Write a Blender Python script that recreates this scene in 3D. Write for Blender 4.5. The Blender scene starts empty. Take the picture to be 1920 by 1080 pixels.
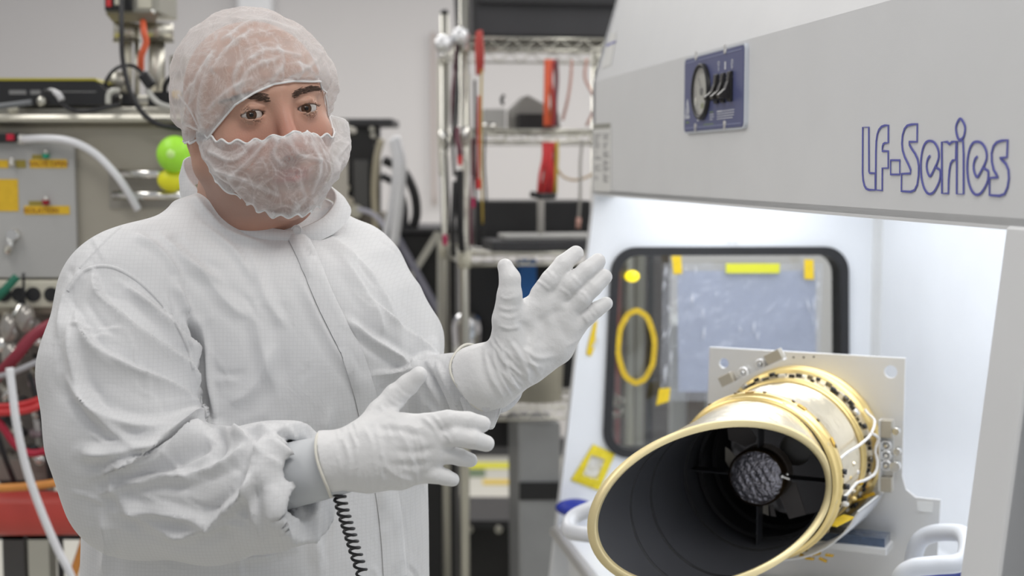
import bpy, math, random
import numpy as np
from mathutils import Vector, Matrix
from mathutils.bvhtree import BVHTree

random.seed(7); rng = np.random.RandomState(5)
S = bpy.context.scene
COL = S.collection
# ------------------------------------------------------------------ camera
FPX = 2667.0; PITCH = math.atan(224 / FPX); CZ = 1.55
cp, sp_ = math.cos(PITCH), math.sin(PITCH)
cam_d = bpy.data.cameras.new('camera'); cam = bpy.data.objects.new('camera', cam_d); COL.objects.link(cam)
cam.location = (0, 0, CZ); cam.rotation_euler = (math.pi / 2 - PITCH, 0, 0)
cam_d.sensor_width = 36; cam_d.lens = 36 * FPX / 1920; cam_d.clip_start = .05
cam_d.dof.use_dof = True; cam_d.dof.focus_distance = 1.68; cam_d.dof.aperture_fstop = 4.2
S.camera = cam
# ------------------------------------------------------------------ light
W = bpy.data.worlds.new('room_air'); S.world = W; W.use_nodes = True
W.node_tree.nodes['Background'].inputs[0].default_value = (.96, .97, 1, 1)
W.node_tree.nodes['Background'].inputs[1].default_value = .40
def area(name, loc, size, power, col=(1, .97, .93), rot=(0, 0, 0)):
    l = bpy.data.lights.new(name, 'AREA'); l.shape = 'RECTANGLE'; l.size, l.size_y = size
    l.energy = power; l.color = col
    o = bpy.data.objects.new(name, l); o.location = loc; o.rotation_euler = rot; COL.objects.link(o); return o
area('ceiling_lamp', (.3, .6, 3.0), (1.2, .6), 20)
area('ceiling_lamp', (-1.6, 2.4, 3.0), (.6, 2.4), 22)
area('ceiling_lamp', (.9, 3.2, 3.0), (.6, 2.4), 26)
area('ceiling_lamp', (-1.0, 5.4, 3.0), (2.4, .8), 50)
area('ceiling_lamp', (1.6, 5.8, 3.0), (2.4, .8), 50)
BR = math.radians(9.28)
def Bn(u, b, z):            # bench frame: u toward the camera, b into the bench
    return Vector((.18 + u * math.sin(BR) + b * math.cos(BR), 3.2 - u * math.cos(BR) + b * math.sin(BR), z))
area('bench_lamp', Bn(.92, .30, 1.60), (1.7, .34), 7.6, (.95, .97, 1), (0, 0, -(math.pi / 2 - BR)))
S.view_settings.view_transform = 'Standard'; S.view_settings.look = 'None'
S.view_settings.exposure = 0.0; S.view_settings.gamma = 1.0; S.view_settings.use_curve_mapping = False

# ------------------------------------------------------------------ projection helpers (pixel -> place)
def ray(px, py):
    x = (px - 960) / FPX; v = (540 - py) / FPX
    return Vector((x, cp + v * sp_, -sp_ + v * cp))
def P(px, py, Y):
    r = ray(px, py); return Vector((0, 0, CZ)) + r * (Y / r.y)
def pj(p):
    p = np.asarray(p, float); x = p[..., 0]; y = p[..., 1]; z = p[..., 2] - CZ
    d = y * cp - z * sp_; v = y * sp_ + z * cp
    return np.stack([960 + FPX * x / d, 540 - FPX * v / d], -1)
def on_plane(px, py, o, n):
    r = ray(px, py); c = Vector((0, 0, CZ)); t = (Vector(o) - c).dot(Vector(n)) / r.dot(Vector(n)); return c + r * t

# ------------------------------------------------------------------ materials
_m = {}
def mat(name, col, rough=.5, metal=0., noise=0, scale=8, bump=0, bscale=60, spec=None, trans=0, emit=0, alpha=1, sss=0, coat=0, stretch=None, sheen=0, ior=1.45, emcol=None):
    if name in _m: return _m[name]
    m = bpy.data.materials.new(name); m.use_nodes = True; nt = m.node_tree; N = nt.nodes; L = nt.links
    b = N['Principled BSDF']; c = tuple(col) + (1,)
    b.inputs['Base Color'].default_value = c; b.inputs['Roughness'].default_value = rough
    b.inputs['Metallic'].default_value = metal; b.inputs['IOR'].default_value = ior
    if spec is not None: b.inputs['Specular IOR Level'].default_value = spec
    b.inputs['Transmission Weight'].default_value = trans
    b.inputs['Coat Weight'].default_value = coat
    if sheen: b.inputs['Sheen Weight'].default_value = sheen
    if sss:
        b.inputs['Subsurface Weight'].default_value = sss; b.inputs['Subsurface Radius'].default_value = (.012, .005, .003)
        b.inputs['Subsurface Scale'].default_value = .6
    if emit:
        b.inputs['Emission Color'].default_value = tuple(emcol or col) + (1,); b.inputs['Emission Strength'].default_value = emit
    if alpha < 1: b.inputs['Alpha'].default_value = alpha
    tc = N.new('ShaderNodeTexCoord'); mp = N.new('ShaderNodeMapping'); L.new(tc.outputs['Object'], mp.inputs[0])
    if stretch: mp.inputs['Scale'].default_value = stretch
    n = N.new('ShaderNodeTexNoise'); n.inputs['Scale'].default_value = scale; n.inputs['Detail'].default_value = 5
    L.new(mp.outputs[0], n.inputs['Vector'])
    r = N.new('ShaderNodeMix'); r.data_type = 'RGBA'; k = noise if noise else .04
    r.inputs[6].default_value = tuple(x * (1 - k) for x in col) + (1,); r.inputs[7].default_value = tuple(min(1, x * (1 + k)) for x in col) + (1,)
    L.new(n.outputs['Fac'], r.inputs[0]); L.new(r.outputs[2], b.inputs['Base Color'])
    if bump:
        n2 = N.new('ShaderNodeTexNoise'); n2.inputs['Scale'].default_value = bscale; n2.inputs['Detail'].default_value = 4
        L.new(mp.outputs[0], n2.inputs['Vector'])
        bp = N.new('ShaderNodeBump'); bp.inputs['Strength'].default_value = bump; bp.inputs['Distance'].default_value = .01
        L.new(n2.outputs['Fac'], bp.inputs['Height']); L.new(bp.outputs[0], b.inputs['Normal'])
    _m[name] = m; return m
def thin_glass(name, tint=(.9, .93, .95), refl=.12, rough=.02, milk=0, milkcol=(.8, .83, .86), wr=0, wscale=30):
    m = bpy.data.materials.new(name); m.use_nodes = True; nt = m.node_tree; N = nt.nodes; L = nt.links
    N.remove(N['Principled BSDF']); out = N['Material Output']
    t = N.new('ShaderNodeBsdfTransparent'); t.inputs[0].default_value = tint + (1,)
    g = N.new('ShaderNodeBsdfGlossy'); g.inputs['Roughness'].default_value = rough
    d = N.new('ShaderNodeBsdfDiffuse'); d.inputs[0].default_value = milkcol + (1,)
    m1 = N.new('ShaderNodeMixShader'); m1.inputs[0].default_value = milk; L.new(t.outputs[0], m1.inputs[1]); L.new(d.outputs[0], m1.inputs[2])
    fw = N.new('ShaderNodeLayerWeight'); fw.inputs[0].default_value = .5; fr = N.new('ShaderNodeMath'); fr.operation = 'POWER'; fr.inputs[1].default_value = 5; L.new(fw.outputs['Facing'], fr.inputs[0])
    ad = N.new('ShaderNodeMath'); ad.operation = 'ADD'; ad.use_clamp = True; ad.inputs[1].default_value = refl * .5; L.new(fr.outputs[0], ad.inputs[0])
    m2 = N.new('ShaderNodeMixShader'); L.new(ad.outputs[0], m2.inputs[0]); L.new(m1.outputs[0], m2.inputs[1]); L.new(g.outputs[0], m2.inputs[2])
    if wr:
        tc = N.new('ShaderNodeTexCoord'); n = N.new('ShaderNodeTexNoise'); n.inputs['Scale'].default_value = wscale; n.inputs['Detail'].default_value = 4
        L.new(tc.outputs['Object'], n.inputs['Vector']); bp = N.new('ShaderNodeBump'); bp.inputs['Strength'].default_value = wr; bp.inputs['Distance'].default_value = .02
        L.new(n.outputs['Fac'], bp.inputs['Height'])
        for q in (g, fw, d): L.new(bp.outputs[0], q.inputs['Normal'])
    L.new(m2.outputs[0], out.inputs[0]); return m

# ------------------------------------------------------------------ mesh builder
class MB:
    def __init__(s): s.v = []; s.f = []; s.sm = []
    def add(s, vs, fs, smooth=False):
        o = len(s.v); s.v += [tuple(q) for q in vs]; s.f += [tuple(i + o for i in f) for f in fs]; s.sm += [smooth] * len(fs); return s
    def hexa(s, p, smooth=False):     # 8 pts bottom 4, top 4
        return s.add(p, [(3, 2, 1, 0), (4, 5, 6, 7), (0, 1, 5, 4), (1, 2, 6, 5), (2, 3, 7, 6), (3, 0, 4, 7)], smooth)
    def box(s, lo, hi, fn=None):
        x0, y0, z0 = lo; x1, y1, z1 = hi
        p = [(x0, y0, z0), (x1, y0, z0), (x1, y1, z0), (x0, y1, z0), (x0, y0, z1), (x1, y0, z1), (x1, y1, z1), (x0, y1, z1)]
        if fn: p = [fn(*q) for q in p]
        return s.hexa(p)
    def bar(s, a, b, w, t, up=(0, 0, 1)):
        a = Vector(a); b = Vector(b); d = (b - a).normalized(); u = Vector(up); r = d.cross(u)
        if r.length < 1e-4: r = d.cross(Vector((0, 1, 0)))
        r.normalize(); u = r.cross(d)
        p = [q + r * i * w / 2 + u * j * t / 2 for q in (a, b) for i, j in ((-1, -1), (1, -1), (1, 1), (-1, 1))]
        return s.hexa(p)
    def tube(s, pts, r, n=10, closed=False, smooth=True, cap=True):
        pts = [Vector(p) for p in pts]; m = len(pts); rr = r if isinstance(r, (list, tuple)) else [r] * m
        vs = []; T = []
        for i in range(m):
            a = pts[(i - 1) % m] if (closed or i) else pts[0]; b = pts[(i + 1) % m] if (closed or i < m - 1) else pts[-1]
            d = b - a; T.append(d.normalized() if d.length > 1e-9 else Vector((0, 0, 1)))
        up = Vector((0, 0, 1)) if abs(T[0].z) < .9 else Vector((0, 1, 0)); r0 = T[0].cross(up).normalized()
        for i in range(m):
            r0 = (r0 - T[i] * r0.dot(T[i])).normalized(); u0 = T[i].cross(r0)
            for k in range(n):
                a = 2 * math.pi * k / n; vs.append(pts[i] + (r0 * math.cos(a) + u0 * math.sin(a)) * rr[i])
        fs = []
        for i in range(m if closed else m - 1):
            j = (i + 1) % m
            for k in range(n): k2 = (k + 1) % n; fs.append((i * n + k, i * n + k2, j * n + k2, j * n + k))
        s.add(vs, fs, smooth)
        if cap and not closed:
            o = len(s.v) - len(vs); s.f += [tuple(o + k for k in range(n))[::-1], tuple(o + (m - 1) * n + k for k in range(n))]; s.sm += [False, False]
        return s
    def cyl(s, a, b, r, n=24, r2=None, smooth=True): return s.tube([a, b], [r, r if r2 is None else r2], n, smooth=smooth)
    def lathe(s, prof, o, ax, n=48, a0=0, a1=2 * math.pi, ref=None, smooth=True):   # prof: (radius, height) list
        o = Vector(o); ax = Vector(ax).normalized(); ref = Vector(ref) if ref else (Vector((0, 0, 1)) if abs(ax.z) < .9 else Vector((1, 0, 0)))
        u = (ref - ax * ref.dot(ax)).normalized(); w = ax.cross(u); full = abs(a1 - a0 - 2 * math.pi) < 1e-6; k = n if full else n + 1; vs = []
        for j in range(k):
            a = a0 + (a1 - a0) * j / n; d = u * math.cos(a) + w * math.sin(a)
            for r, h in prof: vs.append(o + d * r + ax * h)
        m = len(prof); fs = []
        for j in range(n):
            j2 = (j + 1) % k
            for i in range(m - 1): fs.append((j * m + i, j2 * m + i, j2 * m + i + 1, j * m + i + 1))
        return s.add(vs, fs, smooth)
    def ball(s, c, r, n=16, sc=(1, 1, 1)):
        c = Vector(c); vs = []; fs = []; m = n // 2
        for i in range(m + 1):
            t = math.pi * i / m
            for j in range(n):
                a = 2 * math.pi * j / n; vs.append(c + Vector((math.sin(t) * math.cos(a) * sc[0], math.sin(t) * math.sin(a) * sc[1], math.cos(t) * sc[2])) * r)
        for i in range(m):
            for j in range(n): fs.append((i * n + j, (i + 1) * n + j, (i + 1) * n + (j + 1) % n, i * n + (j + 1) % n))
        return s.add(vs, fs, True)
    def ribbon(s, pts, nrm, w, t=.0006, closed=False):
        pts = [Vector(p) for p in pts]; nrm = Vector(nrm).normalized(); m = len(pts); vs = []
        for i in range(m):
            a = pts[(i - 1) % m] if (closed or i) else pts[0]; b = pts[(i + 1) % m] if (closed or i < m - 1) else pts[-1]
            d = (b - a).normalized(); q = d.cross(nrm).normalized() * w / 2
            vs += [pts[i] - q, pts[i] + q, pts[i] + q + nrm * t, pts[i] - q + nrm * t]
        fs = []
        for i in range(m if closed else m - 1):
            j = (i + 1) % m
            for k in range(4): fs.append((i * 4 + k, i * 4 + (k + 1) % 4, j * 4 + (k + 1) % 4, j * 4 + k))
        if not closed: fs += [(3, 2, 1, 0), tuple((m - 1) * 4 + k for k in range(4))]
        return s.add(vs, fs)
    def arr(s, V, F, smooth=True): return s.add([tuple(map(float, q)) for q in V], [tuple(map(int, f)) for f in F], smooth)

def smooth_path(pts, n=8, closed=False):
    pts = [Vector(p) for p in pts]; m = len(pts); out = []
    for i in range(m if closed else m - 1):
        p0 = pts[(i - 1) % m] if (closed or i) else pts[0] * 2 - pts[1]; p1 = pts[i]; p2 = pts[(i + 1) % m]
        p3 = pts[(i + 2) % m] if (closed or i + 2 < m) else pts[-1] * 2 - pts[-2]
        for k in range(n):
            t = k / n; out.append(.5 * ((2 * p1) + (p2 - p0) * t + (2 * p0 - 5 * p1 + 4 * p2 - p3) * t * t + (3 * p1 - p0 - 3 * p2 + p3) * t ** 3))
    if not closed: out.append(pts[-1])
    return out

def thing(name, label, cat, loc=(0, 0, 0), rotz=0, group=None, kind=None):
    o = bpy.data.objects.new(name, None); COL.objects.link(o); o.location = loc; o.rotation_euler = (0, 0, rotz); o.empty_display_size = .05
    if label: o['label'] = label
    if cat: o['category'] = cat
    if group: o['group'] = group
    if kind: o['kind'] = kind
    o['_m'] = 0; del o['_m']; return o
def wm(o):
    m = Matrix.Translation(o.location) @ o.rotation_euler.to_matrix().to_4x4()
    return wm(o.parent) @ m if o.parent else m
def obj(name, mb, m, parent=None, label=None, bevel=0, local=False, mods=None, seg=2):
    me = bpy.data.meshes.new(name)
    if isinstance(mb, MB):
        me.from_pydata(mb.v, [], mb.f); me.polygons.foreach_set('use_smooth', mb.sm)
    else: me = mb
    if parent and not local: me.transform(wm(parent).inverted())
    me.update()
    if m: me.materials.append(m)
    o = bpy.data.objects.new(name, me); COL.objects.link(o)
    if parent: o.parent = parent
    if label: o['label'] = label
    if bevel:
        b = o.modifiers.new('b', 'BEVEL'); b.width = bevel; b.segments = seg; b.limit_method = 'ANGLE'; b.angle_limit = .6
    return o
def tag(o, label, cat, group=None, kind=None):
    # a one-mesh thing: its origin moves to its own base
    me = o.data
    if me and len(me.vertices) and not o.parent:
        co = np.empty(len(me.vertices) * 3); me.vertices.foreach_get('co', co); co = co.reshape(-1, 3)
        c = (co.min(0) + co.max(0)) / 2; c[2] = co[:, 2].min(); me.transform(Matrix.Translation(-Vector(c))); o.location = Vector(c)
    if label: o['label'] = label
    if cat: o['category'] = cat
    if group: o['group'] = group
    if kind: o['kind'] = kind
    return o
def struct(name, mb, m, **k):
    o = obj(name, mb, m, **k); o['kind'] = 'structure'; return o
def dup(root, loc, label, rotz=None):
    r = root.copy(); COL.objects.link(r); r.location = loc; r['label'] = label
    if rotz is not None: r.rotation_euler = (0, 0, rotz)
    for ch in list(root.children):
        c = ch.copy(); COL.objects.link(c); c.parent = r
        for g in ch.children:
            d = g.copy(); COL.objects.link(d); d.parent = c
    return r
def plate2d(splines, fr, depth):
    """solid sheet with holes: splines of 2-D points, fr(x,y,h) gives the place, depth along h"""
    cu = bpy.data.curves.new('t', 'CURVE'); cu.dimensions = '2D'; cu.fill_mode = 'BOTH'; cu.extrude = .5
    for pts in splines:
        s = cu.splines.new('POLY'); s.points.add(len(pts) - 1); s.use_cyclic_u = True
        for i, q in enumerate(pts): s.points[i].co = (q[0], q[1], 0, 1)
    o = bpy.data.objects.new('t', cu); COL.objects.link(o); bpy.context.view_layer.update()
    me = bpy.data.meshes.new_from_object(o.evaluated_get(bpy.context.evaluated_depsgraph_get())); bpy.data.objects.remove(o); bpy.data.curves.remove(cu)
    for v in me.vertices: v.co = Vector(fr(v.co.x, v.co.y, v.co.z * depth))
    for p in me.polygons: p.use_smooth = False
    me.materials.clear(); me.validate(); me.update(); return me
def text_mesh(txt, size, fr, depth=.0004, bold=0, sx=1, align='LEFT'):
    cu = bpy.data.curves.new('t', 'FONT'); cu.body = txt; cu.size = size; cu.extrude = .5; cu.offset = bold; cu.align_x = align; cu.resolution_u = 3
    o = bpy.data.objects.new('t', cu); COL.objects.link(o); bpy.context.view_layer.update()
    me = bpy.data.meshes.new_from_object(o.evaluated_get(bpy.context.evaluated_depsgraph_get())); bpy.data.objects.remove(o); bpy.data.curves.remove(cu)
    for v in me.vertices: v.co = Vector(fr(v.co.x * sx, v.co.y, v.co.z * depth))
    me.materials.clear(); me.update(); return me
def rrect(x0, y0, x1, y1, r, n=6):
    out = []
    for cx, cy, a in ((x1 - r, y1 - r, 0), (x0 + r, y1 - r, 90), (x0 + r, y0 + r, 180), (x1 - r, y0 + r, 270)):
        for k in range(n + 1):
            t = math.radians(a + 90 * k / n); out.append((cx + r * math.cos(t), cy + r * math.sin(t)))
    return out
def round_poly(pts, r, n=6):
    out = []; m = len(pts)
    for i in range(m):
        a = Vector(pts[i - 1]).to_2d(); b = Vector(pts[i]).to_2d(); c = Vector(pts[(i + 1) % m]).to_2d()
        u = (a - b).normalized(); w = (c - b).normalized(); h = math.acos(max(-1, min(1, u.dot(w)))) / 2; q = r / math.tan(h)
        cc = b + (u + w).normalized() * (r / math.sin(h)); s = b + u * q - cc; e = b + w * q - cc
        a0 = math.atan2(s.y, s.x); a1 = math.atan2(e.y, e.x); d = (a1 - a0 + math.pi) % (2 * math.pi) - math.pi
        out += [(cc.x + r * math.cos(a0 + d * k / n), cc.y + r * math.sin(a0 + d * k / n)) for k in range(n + 1)]
    return out
def circ(x, y, r, n=20): return [(x + r * math.cos(2 * math.pi * k / n), y + r * math.sin(2 * math.pi * k / n)) for k in range(n)]

# ------------------------------------------------------------------ implicit surfaces (bodies, cloth)
def A3(v): return np.array(tuple(v), float)
def rc(p, a, b, ra, rb):
    a = A3(a); b = A3(b); ab = b - a; t = np.clip(((p - a) @ ab) / (ab @ ab), 0, 1)
    return np.linalg.norm(p - a - t[:, None] * ab, axis=1) - (ra + (rb - ra) * t)
def el(p, c, r, R=None):
    q = p - A3(c)
    if R is not None: q = q @ R
    r = np.array(r, float); k0 = np.linalg.norm(q / r, axis=1); k1 = np.linalg.norm(q / (r * r), axis=1) + 1e-9
    return k0 * (k0 - 1) / k1
def sm(a, b, k): h = np.clip(.5 + .5 * (b - a) / k, 0, 1); return b + (a - b) * h - k * h * (1 - h)
def smx(a, b, k): return -sm(-a, -b, k)
def chain(p, pts, rs, k=.004):
    d = None
    for i in range(len(pts) - 1):
        q = rc(p, pts[i], pts[i + 1], rs[i], rs[i + 1]); d = q if d is None else sm(d, q, k)
    return d
def surface(f, lo, hi, h, blk=8):
    lo = np.array(lo, float); hi = np.array(hi, float)
    nb = np.ceil((hi - lo) / (h * blk)).astype(int); n = nb * blk + 1
    ci = np.stack(np.meshgrid(*[np.arange(k) for k in nb], indexing='ij'), -1).reshape(-1, 3)
    fc = np.concatenate([f(lo + (q + .5) * h * blk) for q in np.array_split(ci, max(1, len(ci) // 40000))])
    F = np.repeat(np.repeat(np.repeat(np.where(fc > 0, 1., -1.).reshape(nb), blk, 0), blk, 1), blk, 2)
    F = np.pad(F, ((0, 1),) * 3, mode='edge')
    act = ci[np.abs(fc) < h * blk * 1.15]
    off = np.stack(np.meshgrid(*[np.arange(blk + 1)] * 3, indexing='ij'), -1).reshape(-1, 3)
    for q in np.array_split(act, max(1, len(act) // 400)):
        if not len(q): continue
        g = (q[:, None] * blk + off).reshape(-1, 3); F[g[:, 0], g[:, 1], g[:, 2]] = f(lo + g * h)
    s = F > 0; idx = -np.ones(np.array(F.shape) - 1, int)
    c8 = [s[i:i + s.shape[0] - 1, j:j + s.shape[1] - 1, k:k + s.shape[2] - 1] for i in (0, 1) for j in (0, 1) for k in (0, 1)]
    tot = sum(c.astype(int) for c in c8); mix = (tot > 0) & (tot < 8); cells = np.argwhere(mix); idx[mix] = np.arange(len(cells))
    acc = np.zeros((len(cells), 3)); cnt = np.zeros(len(cells))
    cor = [(i, j, k) for i in (0, 1) for j in (0, 1) for k in (0, 1)]
    for a in range(8):
        for b in range(a + 1, 8):
            d = np.array(cor[b]) - cor[a]
            if abs(d).sum() != 1: continue
            pa = cells + cor[a]; pb = cells + cor[b]; fa = F[tuple(pa.T)]; fb = F[tuple(pb.T)]; mm = (fa > 0) != (fb > 0)
            t = np.where(mm, fa / np.where(mm, fa - fb, 1), 0); acc += np.where(mm[:, None], pa + t[:, None] * d, 0); cnt += mm
    V = lo + acc / cnt[:, None] * h; faces = []
    for ax in range(3):
        o1, o2 = [(1, 2), (2, 0), (0, 1)][ax]
        sl = [slice(1, -1)] * 3; sl[ax] = slice(0, -1); s2 = [slice(1, -1)] * 3; s2[ax] = slice(1, None)
        A = s[tuple(sl)]; Bq = s[tuple(s2)]; e = np.argwhere(A != Bq); off0 = np.ones(3, int); off0[ax] = 0; e = e + off0
        if not len(e): continue
        fl = s[tuple(e.T)]; d1 = np.zeros(3, int); d1[o1] = 1; d2 = np.zeros(3, int); d2[o2] = 1
        q = np.stack([idx[tuple((e - d1 - d2).T)], idx[tuple((e - d2).T)], idx[tuple(e.T)], idx[tuple((e - d1).T)]], 1)
        q = np.where(fl[:, None], q[:, ::-1], q); faces.append(q[(q >= 0).all(1)])
    return V, np.concatenate(faces)
def vnorm(V, F):
    n = np.cross(V[F[:, 2]] - V[F[:, 0]], V[F[:, 3]] - V[F[:, 1]]); N = np.zeros_like(V)
    for k in range(4): np.add.at(N, F[:, k], n)
    return N / (np.linalg.norm(N, axis=1)[:, None] + 1e-12)
def relax(V, F, it=2, w=.5):
    e = np.concatenate([F[:, [k, (k + 1) % 4]] for k in range(4)]); e = np.concatenate([e, e[:, ::-1]])
    c = np.bincount(e[:, 0], minlength=len(V))[:, None]
    for _ in range(it):
        A = np.zeros_like(V)
        for k in range(3): A[:, k] = np.bincount(e[:, 0], weights=V[e[:, 1], k], minlength=len(V))
        V = V * (1 - w) + w * A / c
    return V
def pdist(q, line):      # distance of 2-D points to a polyline, and position along it 0..1
    L = np.array([tuple(v)[:2] for v in line], float); best = np.full(len(q), 1e9); tt = np.zeros(len(q)); side = np.zeros(len(q)); n = len(L) - 1
    for i in range(n):
        a, b = L[i], L[i + 1]; ab = b - a; t = np.clip(((q - a) @ ab) / (ab @ ab + 1e-9), 0, 1); w = q - a - t[:, None] * ab; d = np.linalg.norm(w, axis=1)
        m = d < best; best[m] = d[m]; tt[m] = (i + t[m]) / n; side[m] = np.sign(ab[0] * w[m, 1] - ab[1] * w[m, 0])
    return best, tt, side
def vnoise(p, s, seed=0):   # cheap smooth noise
    r = np.random.RandomState(seed); o = np.zeros(len(p))
    for i in range(7):
        d = r.randn(3); d /= np.linalg.norm(d); o += np.sin((p @ d) * s * (1 + .45 * i) * 1.3 + r.rand() * 6.3 + 1.6 * np.sin((p @ r.randn(3)) * s * .6)) / (1 + .3 * i)
    return o / 4
def folds(V, F, lines, facing=True):
    """cloth creases: each (points, height in m, width in px, kind) raises or sinks the cloth along its normal"""
    N = vnorm(V, F); q = pj(V); view = V - np.array([0, 0, CZ]); fc = -(N * view).sum(1) / np.linalg.norm(view, axis=1)
    wgt = np.clip(fc * 2.5, 0, 1) if facing else np.ones(len(V)); D = np.zeros(len(V))
    for ln in lines:
        pts, amp, w = ln[:3]; kind = ln[3] if len(ln) > 3 else 'r'
        sp = [v.to_2d() for v in smooth_path([Vector((x, y, 0)) for x, y in pts], 6)] if len(pts) > 2 else pts
        bb = np.array([tuple(v) for v in sp]); m = ((q > bb.min(0) - 4 * w) & (q < bb.max(0) + 4 * w)).all(1) & (wgt > 0); ix = np.where(m)[0]
        if not len(ix): continue
        d, t, sd = pdist(q[ix], sp); env = np.clip(np.sin(np.pi * np.clip(t, .02, .98)) * 1.8, 0, 1) ** .7; end = np.exp(-(d / w) ** 2)
        if kind == 's': prof = np.where(sd > 0, np.exp(-d / (w * 2.2)), np.exp(-(d / (w * .42)) ** 2))   # one steep side
        else: prof = (np.exp(-np.sqrt((d / w) ** 2 * 1.6 + .04)) * 1.2 if amp > 0 else end) - .30 * np.exp(-((d - 2.0 * w) / w) ** 2)
        D[ix] += amp * prof * env
    return V + N * (D * wgt)[:, None]
# ================================================================== ROOM
M_wall = mat('wall paint', (.63, .615, .62), .8, noise=.02, scale=2)
M_floor = mat('floor vinyl', (.62, .61, .55), .35, noise=.06, scale=5)
M_white = mat('white powder coat', (.80, .81, .82), .45, bump=.06, bscale=900)
M_bench_in = mat('bench enamel', (.80, .82, .85), .35)
M_black = mat('black rubber', (.018, .018, .02), .45)
M_blackp = mat('black plastic', (.022, .022, .024), .4, noise=.2)
M_darkp = mat('dark grey plastic', (.05, .05, .055), .55, noise=.2)
M_steel = mat('brushed steel', (.62, .60, .53), .38, .85, noise=.12, scale=3, bump=.05, bscale=40)
M_chrome = mat('chrome', (.80, .79, .76), .16, 1, noise=.05)
M_wire = mat('zinc wire', (.60, .59, .53), .3, .9, noise=.1)
M_alu = mat('aluminium', (.76, .755, .74), .38, .55, noise=.06, scale=10)
M_foil = mat('foil', (.85, .85, .86), .14, 1, bump=1, bscale=45)
M_yel = mat('yellow tape', (.80, .56, .02), .3, noise=.2, scale=60, bump=.2)
M_kap = mat('kapton', (.70, .42, .02), .2, .35, noise=.3, scale=40, bump=.5, bscale=70)
M_red = mat('red cable', (.62, .045, .05), .4)
M_redor = mat('orange red cable', (.75, .14, .06), .4)
M_org = mat('orange cable', (.72, .30, .07), .4)
M_cream = mat('cream', (.62, .60, .50), .5)
M_tubew = mat('white tube', (.80, .81, .84), .3)
M_blue = mat('blue plastic', (.03, .16, .50), .35)
M_lime = mat('lime plastic', (.42, .90, .06), .4, noise=.1, scale=20)
M_ylw = mat('yellow plastic', (.85, .82, .03), .4)
M_paper = mat('paper', (.80, .80, .78), .7)
M_ink = mat('grey print', (.30, .30, .31), .6)
M_green = mat('green cable', (.02, .16, .10), .4)
M_violet = mat('mauve fitting', (.42, .33, .36), .5)

struct('floor', MB().box((-4.5, -1.5, -.05), (4.5, 7.65, 0)), M_floor)
struct('wall_back', MB().box((-4.5, 7.6, 0), (4.5, 7.75, 3.2)), M_wall)
struct('wall_left', MB().box((-4.6, -1.5, 0), (-4.5, 7.75, 3.2)), M_wall)
struct('wall_right', MB().box((4.5, -1.5, 0), (4.6, 7.75, 3.2)), M_wall)
struct('baseboard_back', MB().box((-4.5, 7.585, 0), (4.5, 7.6, .1)), M_darkp)
# white pipe cover running down the wall above the man's head
x0 = P(448, 5, 7.55).x; x1 = P(512, 5, 7.55).x; zt = P(480, 40, 7.55).z
struct('trim_1', MB().box((x0, 7.50, zt), (x1, 7.6, 3.2)), M_tubew, bevel=.01)

# ================================================================== CLEAN BENCH
TH = .03; LEN = 1.925; HL = 2.10
def bd(u0, u1, b0, b1, z0, z1, mb=None):
    return (mb or MB()).box((u0, b0, z0), (u1, b1, z1), lambda x, y, z: Bn(x, y, z))
bench = thing('laminar_flow_bench', 'white laminar flow clean bench with overhanging hood, blue control plate and windowed end wall', 'clean bench', Bn(.92, .35, 0), -(math.pi / 2 - BR))
HB = 1.495; HT = 1.742
def front_b(z): return -.096 * (HB - z) / .86 if z < HB else 0      # leaning front edge of the end walls
# hood: one folded shell, front face, sloping top, underside open to the lamp
hs = MB()
prof = [(0.0, HB), (0.0, HT), (.103, 2.10), (.70, 2.10), (.70, HB - .75)]
inn = [(.02, HB), (.02, HT - .004), (.118, 2.08), (.68, 2.08), (.68, HB - .75)]
for (q, w) in zip(zip(prof, prof[1:]), zip(inn, inn[1:])):
    (a, b), (c, d) = q, w
    hs.hexa([Bn(-.0, *a), Bn(HL, *a), Bn(HL, *c), Bn(0, *c), Bn(0, *b), Bn(HL, *b), Bn(HL, *d), Bn(0, *d)])
obj('hood', hs, M_white, bench)
lip = MB(); bd(.03, HL, .0, .05, HB - .004, HB + .008, lip); obj('hood_lip', lip, M_white, bench)
# deck, plinth
dk = MB(); bd(0.03, LEN - .03, -.085, .70, .715, .75, dk); obj('deck', dk, M_bench_in, bench, bevel=.006)
rail = MB().cyl(Bn(.03, -.088, .732), Bn(LEN - .03, -.088, .732), .013); obj('deck_rail', rail, M_alu, bench, label='grey front rail')
pl = MB(); bd(.03, LEN - .03, -.06, .70, .56, .715, pl); obj('apron', pl, M_white, bench)
for u in (.05, LEN - .11):
    for b in (-.04, .62):
        l = MB(); bd(u, u + .06, b, b + .06, 0, .57, l); obj('leg', l, M_white, bench)
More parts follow.
